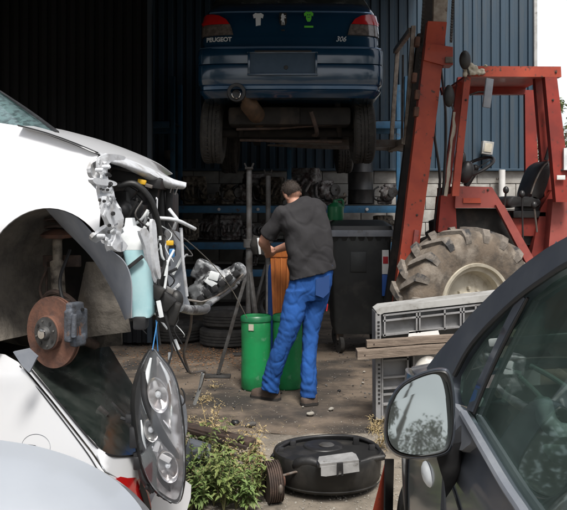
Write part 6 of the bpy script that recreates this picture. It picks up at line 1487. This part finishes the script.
b = MB(); b.tube([at(272, 457, 4.42), at(281, 446, 4.55), at(298, 439.5, 4.66), at(327, 436, 4.72), at(355, 437, 4.68), at(374, 444, 4.58), at(384, 456, 4.42)], .011, 10, smooth=5); b.build('carry_bar', 'black_plastic', tb)
b = MB()
for px, py, d in ((293, 443, 4.6), (356, 439, 4.62), (303, 457, 4.42), (281, 450, 4.5), (372, 447, 4.52)): MB().box(at(px, py + 2, d), (.035, .03, .05), None, .008).build('rim_clip', 'black_plastic', tb)
b = MB(); b.lathe(TC + Vector((-.02, .09, .195)), (0, 0, 1), [(.001, .012), (.05, .014), (.09, .020), (.11, .014), (.12, .0)], 36); b.build('raised_ring', 'black_plastic', tb, sharp=30)
b = MB(); b.lathe(TC + Vector((-.0, .09, .205)), (0, 0, 1), [(.001, .012), (.035, .012), (.045, .006)], 30); b.build('ring_centre', 'dark_steel', tb)
R = Matrix.Rotation(-.10, 3, 'Y') @ Matrix.Rotation(.05, 3, 'Z')
b = MB(); b.prism([at(319, 456.5, 4.22), at(352, 452, 4.22), at(356, 454, 4.21), at(359, 460, 4.13), at(320, 464, 4.13), at(318, 461, 4.17)], (0, .004, -.02)); bx2 = b.build('silver_lid', 'silver_box', tb, sharp=30)
b = MB(); b.prism([at(321, 467, 4.13), at(359, 462.5, 4.13), at(359.5, 471.5, 4.13), at(326, 476.5, 4.13), at(321, 476, 4.13)], (0, .12, 0)); b.build('silver_box', 'silver_box', tb, sharp=30)
b = MB(); b.prism([at(337, 463.5, 4.12), at(343, 463, 4.12), at(343.5, 475.5, 4.12), at(341.6, 475.8, 4.12), at(341.5, 471, 4.12), at(338.8, 471.5, 4.12), at(338.5, 476, 4.12), at(336.8, 476.3, 4.12)], (0, .01, 0)); b.build('box_latch', 'black_plastic', tb)
b = MB(); b.prism([at(317, 465, 4.15), at(360, 460.5, 4.15), at(360, 463, 4.15), at(318, 468, 4.15)], (0, .12, 0)); b.build('box_gap', 'black_plastic', tb)
b = MB(); b.tube([at(294, 470, 4.3), at(298, 463, 4.27), at(310, 461.5, 4.25), at(321, 466, 4.22), at(325, 473, 4.2)], [.016, .026, .028, .022, .012], 14, smooth=5); b.build('side_handle', 'black_plastic', tb, sharp=60)
b = MB(); b.tube([at(281, 476, 4.25), at(295, 472, 4.26), at(303, 471, 4.27)], .007, 8); b.build('handle_rod', 'galv', tb)
b = MB(); b.tube([at(360, 463, 4.3), at(372, 459, 4.33), at(384, 457, 4.35)], .017, 10, smooth=3); b.build('side_pipe', 'black_dusty', tb)
rd = thing('rusty_drum', (at(272, 205, 4.2).x, 4.25, GZ), 'rusty ribbed brake drum on its edge left of the black tub', 'brake drum')
cD = Vector((at(273, 205, 4.25).x, 4.25, GZ + .112))
b = MB(); pr = [(.02, -.04)]
for k in range(6): pr += [(.108, -.04 + k * .012), (.108, -.034 + k * .012), (.098, -.032 + k * .012), (.098, -.029 + k * .012)]
pr += [(.108, .036), (.09, .04), (.02, .036)]
b.lathe(cD, (1, .25, .05), pr, 40); b.build('drum_body', 'dark_rust', rd, sharp=30)
b = MB(); b.lathe(cD, (1, .25, .05), [(.001, .062), (.03, .062), (.04, .045)], 20); b.build('hub', 'rust', rd)
b = MB(); b.ball(at(280.5, 489, 4.08), (.014, .012, .024), 10, 8); b.build('pale_weight', 'galv', rd)
# ================================================================== WEEDS, RUBBLE, LITTER
rw = random.Random(11)
def leafq(b, p, d, w, L, droop=.3):
    """a folded four-point leaf"""
    d = d.normalized(); s_ = d.cross(UP)
    if s_.length < .1: s_ = Vector((1, 0, 0))
    s_.normalize(); m_ = p + d * L * .5 + UP * (L * .05); t = p + d * L - UP * L * droop
    q1 = m_ + s_ * w / 2 + UP * w * .12; q2 = m_ - s_ * w / 2 + UP * w * .12
    b.add([p, q1, t, q2, m_ - UP * w * .08], [(0, 1, 4), (1, 2, 4), (4, 2, 3), (0, 4, 3)])
def weed(x, y, h, label, dry=0.0, spread=.12, n=5, lw=.044):
    z0 = gz(x, y); t = thing('weed', (x, y, z0), label, 'weed', 'weeds growing at the slab edge'); st = MB(); lf = MB(); sd_ = MB()
    for k in range(n):
        a = rw.uniform(0, 2 * PI); r = rw.uniform(.2, 1) * spread; hh = h * rw.uniform(.45, 1)
        p = [Vector((x, y, z0)), Vector((x + math.cos(a) * r * .4, y + math.sin(a) * r * .4, z0 + hh * .5)), Vector((x + math.cos(a) * r, y + math.sin(a) * r, z0 + hh))]
        pts = cr(p, 5); st.tube(pts, [.0038, .0015], 5)
        for i in range(3, len(pts)):
            q = pts[i]
            for _ in range(2 if rw.random() > dry else 1):
                b_ = rw.uniform(0, 2 * PI); d = Vector((math.cos(b_), math.sin(b_), rw.uniform(-.1, .5))); L = rw.uniform(.03, .088) * (1.1 - .5 * i / len(pts))
                leafq(lf, q + Vector((0, 0, rw.uniform(-.02, .02))), d, lw * rw.uniform(.4, .75), L, rw.uniform(.1, .5))
                if rw.random() < .5: leafq(lf, q + d * .02, d + Vector((rw.uniform(-.6, .6), rw.uniform(-.6, .6), 0)), lw * .4, L * .8)
        if rw.random() < .25 + dry * .75:
            for _ in range(7 + int(dry * 12)):
                b_ = rw.uniform(0, 2 * PI); q = pts[-1] + Vector((rw.gauss(0, .018), rw.gauss(0, .018), rw.uniform(-.07, .03)))
                leafq(sd_, q, Vector((math.cos(b_), math.sin(b_), rw.uniform(-.3, .8))), .008, rw.uniform(.012, .026), .2)
    st.build('stem', 'stem' if dry < .6 else 'dry', t, smooth=False)
    lf.build('foliage', ('leaf' if rw.random() < .6 else 'leaf2') if dry < .4 else ('leaf2' if dry < .8 else 'dry'), t, smooth=False)
    if sd_.v: sd_.build('seed_head', 'dry', t, smooth=False)
spec = [((190, 512), .26, 0), ((203, 512), .34, 0), ((214, 506), .30, .1), ((224, 512), .36, .1), ((236, 508), .30, .3), ((247, 512), .26, .1), ((256, 503), .30, .6), ((198, 492), .36, .0), ((210, 486), .34, .0), ((228, 488), .30, .5),
        ((240, 486), .28, .7), ((218, 474), .34, .1), ((202, 466), .30, .5), ((246, 470), .24, .8), ((258, 482), .24, .9), ((192, 472), .26, .1), ((232, 462), .22, .9), ((262, 492), .18, .5), ((210, 450), .34, .9), ((207, 505), .25, .0), ((230, 500), .26, .0)]
nm_ = ['leafy green weed at the bottom edge next to the headlamp', 'tall leafy green weed, second along the bottom edge', 'green weed with small seed tips, third along the bottom edge', 'tallest green weed in the middle of the bottom row', 'half dry weed right of the tallest bottom weed', 'low green weed near the bottom right of the patch', 'straw coloured weed at the right of the patch', 'upright green weed close to the hanging headlamp',
       'dense green weed behind the front row, left half', 'half dry weed in the centre of the patch', 'brown seeding weed right of centre', 'green weed beside the fallen sill beam', 'half dry weed at the upper left of the patch', 'dry weed under the end of the fallen beam', 'bleached dry weed next to the rusty drum', 'small green weed tight against the headlamp', 'dry short weed in front of the rubble', 'small weed at the foot of the rusty drum', 'tall dead stalks rising above the fallen beam', 'dense low green weed hidden in the front row', 'low bushy green weed behind the tallest one']
for ((px, py), h, dry), lb in zip(spec, nm_):
    d = F * (H - GZ) / (py - HY); p = at(px, py, d); weed(p.x, d, h, lb, max(dry, rw.choice((0, 0, 0, .3))), n=5)
for (px, py), h, lb in (((190, 420), .12, 'thin dry stalks at the slab edge left of the rubble'), ((203, 400), .13, 'short dry stalks on the slab by the pipe end'), ((372, 432), .13, 'dry grass tuft at the foot of the pallet box'), ((380, 440), .16, 'taller dry grass tuft beside the mirror'), ((364, 452), .10, 'low dry tuft right behind the tub'), ((214, 388), .10, 'sparse dry stalks on the slab below the prop foot')):
    d = F * (H - 0) / (py - HY); p = at(px, py, d); weed(p.x, d, h, lb, 1.0, spread=.07, n=6, lw=.012)
# fallen beam with a red lip, and broken rubble on the slab edge
fb = thing('fallen_beam', at(215, 436, 4.95), 'long rusty dark car sill beam lying in the weeds', 'beam')
b = MB(); b.beam(at(176, 424, 4.9), at(252, 443, 4.55), .09, .035, bev=.008); b.build('beam_body', 'dark_rust', fb)
b = MB(); b.beam(at(174, 427, 4.82), at(246, 448, 4.47), .02, .022, bev=.003); b.build('red_lip', 'dark_rust', fb)
b = MB(); b.box(at(196, 456, 4.5), (.14, .10, .16), Matrix.Rotation(.3, 3, 'Y'), .02); b.build('end_bracket', 'liner', fb)
def lump(nm, loc, r, m, label, cat, grp=None, sd__=0, sq=(1, 1, .6)):
    t = thing(nm, loc, label, cat, grp); b = MB(); b.ball(Vector(loc) + Vector((0, 0, r * sq[2] * .8)), (r * sq[0], r * sq[1], r * sq[2]), 14, 10)
    for i, v in enumerate(b.v): b.v[i] = v + (v - Vector(loc)).normalized() * r * (.55 * nz((v.x * 9 / r * .05 + sd__, v.y * 9 / r * .05, v.z * 9 / r * .05)) + .25 * nz((v.x * .9 / r, v.y * .9 / r + sd__, v.z * .9 / r)))
    b.build('chunk', m, t, sharp=28)
for i, (px, py, r, m, lb) in enumerate([(242, 432, .055, 'rubble', 'largest dark rubble lump at the slab edge'), (254, 437, .045, 'rubble', 'dark rubble lump right of the largest one'), (263, 438, .035, 'pebble', 'grey rubble lump nearest the tub'), (236, 425, .03, 'black_plastic', 'black broken plastic piece behind the rubble'),
                                       (249, 427, .035, 'rubble', 'dark rubble piece behind the other lumps'), (230, 435, .035, 'rubble', 'leftmost dark rubble lump')]):
    p = at(px, py, F * H / (py - HY) if i in (3, 4) else F * (H - GZ) / (py + 4 - HY)); lump('rubble_lump', (p.x, p.y, .0 if i in (3, 4) else gz(p.x, p.y)), r, m, lb, 'rubble', 'rubble at the slab edge', i)
for i, (px, py, r, lb) in enumerate([(310, 416, .022, 'pale flat stone on the slab in front of the right boot'), (331, 411, .022, 'pale stone on the slab, right of the boots'), (339, 392, .015, 'dark chip on the slab behind the pale stones'), (363, 384, .012, 'small pale chip on the slab toward the pallet box'), (280, 394, .016, 'small black clod beside the left boot'), (364, 373, .012, 'tiny pale chip near the container wheel'), (303, 408, .010, 'tiny grey chip just below the right boot'), (234, 408, .012, 'small black clod below the green barrel')]):
    p = at(px, py, F * H / (py - HY)); lump('stone', (p.x, p.y, .004), r, 'black_plastic' if i in (4, 7, 2) else 'pebble', lb, 'stone', 'stones lying on the slab', i + 20)
def scatter(name, n, fn, size, m, label, flat=.6):
    b = MB()
    for _ in range(n):
        x, y, z = fn(); r = size * rw.uniform(.35, 1) ** 1.5; R = Matrix.Rotation(rw.uniform(0, 6), 3, 'Z') @ Matrix.Rotation(rw.uniform(-.5, .5), 3, 'X'); vs = []
        for vx, vy, vz in ((1, 0, 0), (-.8, .2, 0), (.1, .8, 0), (0, -.9, .1), (.1, 0, 1), (0, 0, -1)): vs.append(Vector((x, y, z)) + R @ Vector((vx * r * rw.uniform(.7, 1.2), vy * r * rw.uniform(.6, 1.1), vz * r * flat)))
        b.add(vs, [(0, 2, 4), (2, 1, 4), (1, 3, 4), (3, 0, 4), (2, 0, 5), (1, 2, 5), (3, 1, 5), (0, 3, 5)])
    o = b.build(name, m, None, smooth=False); return tag(o, label, name, kind='stuff')
def yard():
    y = rw.uniform(3.2, 5.22); x = rw.uniform(-1.2, 1.4); return x, y, gz(x, y) + .002
scatter('gravel', 5200, yard, .011, 'pebble', 'loose pale gravel over the dirt yard')
def slabp():
    y = 5.26 + 2.6 * rw.random() ** 1.8; x = rw.uniform(-1.8, 1.6); return x, y, .004 + .008 * nz((x * 2, y * 2, 7))
scatter('grit', 1500, slabp, .007, 'pebble', 'fine grit and crumbs over the concrete floor')
def chips():
    a = rw.uniform(0, 6.28); r = rw.gauss(0, .5); return -.72 + r * .85 + math.cos(a) * .1, 8.0 + rw.gauss(0, .35), .008
scatter('wood_chips', 2600, chips, .013, 'chip', 'orange brown wood chips strewn behind the prop leg', .3)
def dark():
    y = rw.uniform(6.2, 9.5); x = rw.uniform(-2.2, 2.2); return x, y, .006
scatter('debris', 900, dark, .016, 'rubble', 'dark scrap crumbs strewn over the shed floor', .5)
# dry straw near the slab edge
b = MB()
for _ in range(900):
    x = rw.gauss(-.75, .4); y = rw.gauss(5.15, .28)
    if abs(x) > 2.5: continue
    z = (gz(x, y) if y < edge_y(x) else .006) + .003; a = rw.uniform(0, PI); L = rw.uniform(.02, .06); d = Vector((math.cos(a), math.sin(a), rw.uniform(0, .6))); s_ = Vector((-d.y, d.x, 0)) * .0013
    p = Vector((x, y, z)); b.add([p - s_, p + s_, p + d * L], [(0, 1, 2)])
tag(b.build('dry_grass', 'dry', None, smooth=False), 'dry straw and grass bits along the slab edge', 'dry grass', kind='stuff')
# ================================================================== TREES BEHIND THE VIEWER (some in the mirror, a row added to block sky light) AND BEYOND THE SHED
def tree(x, y, h, r, label, n=2600, ls=.28, lm='treeleaf'):
    t = thing('tree', (x, y, GZ), label, 'tree', 'trees around the yard'); MB().tube([(x, y, GZ), (x + .1, y, h * .4), (x, y + .1, h * .8)], [h * .028, h * .006], 8).build('trunk', 'bark', t)
    b = MB()
    for k in range(6): a = rw.uniform(0, 6.28); b.tube([(x, y, h * rw.uniform(.3, .6)), (x + math.cos(a) * r * .7, y + math.sin(a) * r * .7, h * rw.uniform(.6, .9))], [h * .01, h * .003], 6)
    b.build('limb', 'bark', t)
    cl = [(Vector((x, y, h * .62)) + Vector((rw.gauss(0, r * .42), rw.gauss(0, r * .42), rw.gauss(0, h * .17))), r * rw.uniform(.22, .42)) for _ in range(16)]
    b = MB()
    for _ in range(n):
        c, cr_ = rw.choice(cl); d = Vector((rw.gauss(0, 1), rw.gauss(0, 1), rw.gauss(0, 1))).normalized(); p = c + d * cr_ * rw.uniform(.5, 1.1)
        leafq(b, p, Vector((rw.gauss(0, 1), rw.gauss(0, 1), rw.gauss(0, .6))), ls * .6, ls, .2)
    b.build('crown', lm, t, smooth=False)
rw.seed(5)
tree(-.9, -17, 6.5, 1.7, 'bushy tree behind the viewer, left one in the mirror', 17000, .13); tree(1.0, -17.5, 5.2, 1.3, 'lower tree behind the viewer, right one in the mirror', 13000, .13); tree(-6.5, -10, 8.5, 3.4, 'large tree behind the viewer, outermost left'); 
for k in (0, 1, 2, 5, 6, 7, 8):  # tree row out of view, added to cut sky light into the shed
    tree(-15 + k * 3.9 + rw.uniform(-.6, .6), -15.5 + rw.uniform(-1, 1) - (3 if k in (4, 5, 6) else 0), rw.uniform(7.5, 9.5) * (.72 if k in (4, 5, 6) else 1), 3.0, ordn[k] + (' tree' if k else ' tree') + ' of the row added out of view behind the viewer to darken the shed, counted from the left', 2400, .32)
tree(12.1, 36, 6.6, 1.5, 'pale distant tree beyond the shed corner', 1500, .3, 'paleleaf')
# ================================================================== CAMERA, LIGHT
cam = bpy.data.cameras.new('camera'); co = bpy.data.objects.new('camera', cam); col.objects.link(co)
co.location = (0, 0, H); co.rotation_euler = (PI / 2, 0, 0)
cam.sensor_width = 36; cam.lens = F / 567 * 36
cam.shift_y = -(255 - HY) / 567.0; cam.clip_end = 1500; cam.clip_start = .05
scene.camera = co
w = bpy.data.worlds.new('World'); scene.world = w; w.use_nodes = True; nt = w.node_tree; bg = nt.nodes['Background']
sky = nt.nodes.new('ShaderNodeTexSky'); sky.sky_type = 'NISHITA'; sky.sun_disc = False
EL, AZ = math.radians(58), math.radians(168)          # azimuth measured clockwise from +Y
sky.sun_elevation = EL; sky.sun_rotation = AZ; sky.air_density = 1.0; sky.dust_density = 4.0; sky.ozone_density = 1.0
hs = nt.nodes.new('ShaderNodeHueSaturation'); hs.inputs['Saturation'].default_value = .30; hs.inputs['Value'].default_value = 1.0
tc = nt.nodes.new('ShaderNodeTexCoord'); n = nt.nodes.new('ShaderNodeTexNoise'); n.inputs['Scale'].default_value = 2.2; n.inputs['Detail'].default_value = 6
nt.links.new(tc.outputs['Generated'], n.inputs[0])
mr = nt.nodes.new('ShaderNodeMapRange'); mr.inputs['From Min'].default_value = .35; mr.inputs['From Max'].default_value = .65; mr.inputs['To Min'].default_value = .8; mr.inputs['To Max'].default_value = 1.25
nt.links.new(n.outputs['Fac'], mr.inputs[0])
mu = nt.nodes.new('ShaderNodeMix'); mu.data_type = 'RGBA'; mu.blend_type = 'MULTIPLY'; mu.inputs['Factor'].default_value = 1
sx_ = nt.nodes.new('ShaderNodeSeparateXYZ'); nt.links.new(tc.outputs['Generated'], sx_.inputs[0])
m2 = nt.nodes.new('ShaderNodeMapRange'); m2.inputs['From Min'].default_value = .2; m2.inputs['From Max'].default_value = .95; m2.inputs['To Min'].default_value = 1.0; m2.inputs['To Max'].default_value = 2.1
nt.links.new(sx_.outputs['Y'], m2.inputs[0]); m3 = nt.nodes.new('ShaderNodeMath'); m3.operation = 'MULTIPLY'; nt.links.new(mr.outputs[0], m3.inputs[0]); nt.links.new(m2.outputs[0], m3.inputs[1])   # the cloud is brighter behind the shed
nt.links.new(sky.outputs[0], hs.inputs['Color']); nt.links.new(hs.outputs[0], mu.inputs['A']); nt.links.new(m3.outputs[0], mu.inputs['B'])
nt.links.new(mu.outputs['Result'], bg.inputs[0]); bg.inputs[1].default_value = .09
sl = bpy.data.lights.new('sun', 'SUN'); sl.energy = 2.3; sl.angle = math.radians(14); sl.color = (1, .96, .90)
so = bpy.data.objects.new('sun', sl); col.objects.link(so)
d = Vector((math.sin(AZ) * math.cos(EL), math.cos(AZ) * math.cos(EL), math.sin(EL)))
so.rotation_euler = d.to_track_quat('Z', 'Y').to_euler(); so.location = (0, 0, 30)
scene.view_settings.view_transform = 'Standard'; scene.view_settings.look = 'None'; scene.view_settings.gamma = 1
scene.view_settings.exposure = 0.75; scene.view_settings.use_curve_mapping = False
scene.render.engine = 'CYCLES'
scene.cycles.max_bounces = 6; scene.cycles.diffuse_bounces = 3; scene.cycles.glossy_bounces = 3; scene.cycles.transparent_max_bounces = 10
scene.cycles.use_denoising = True
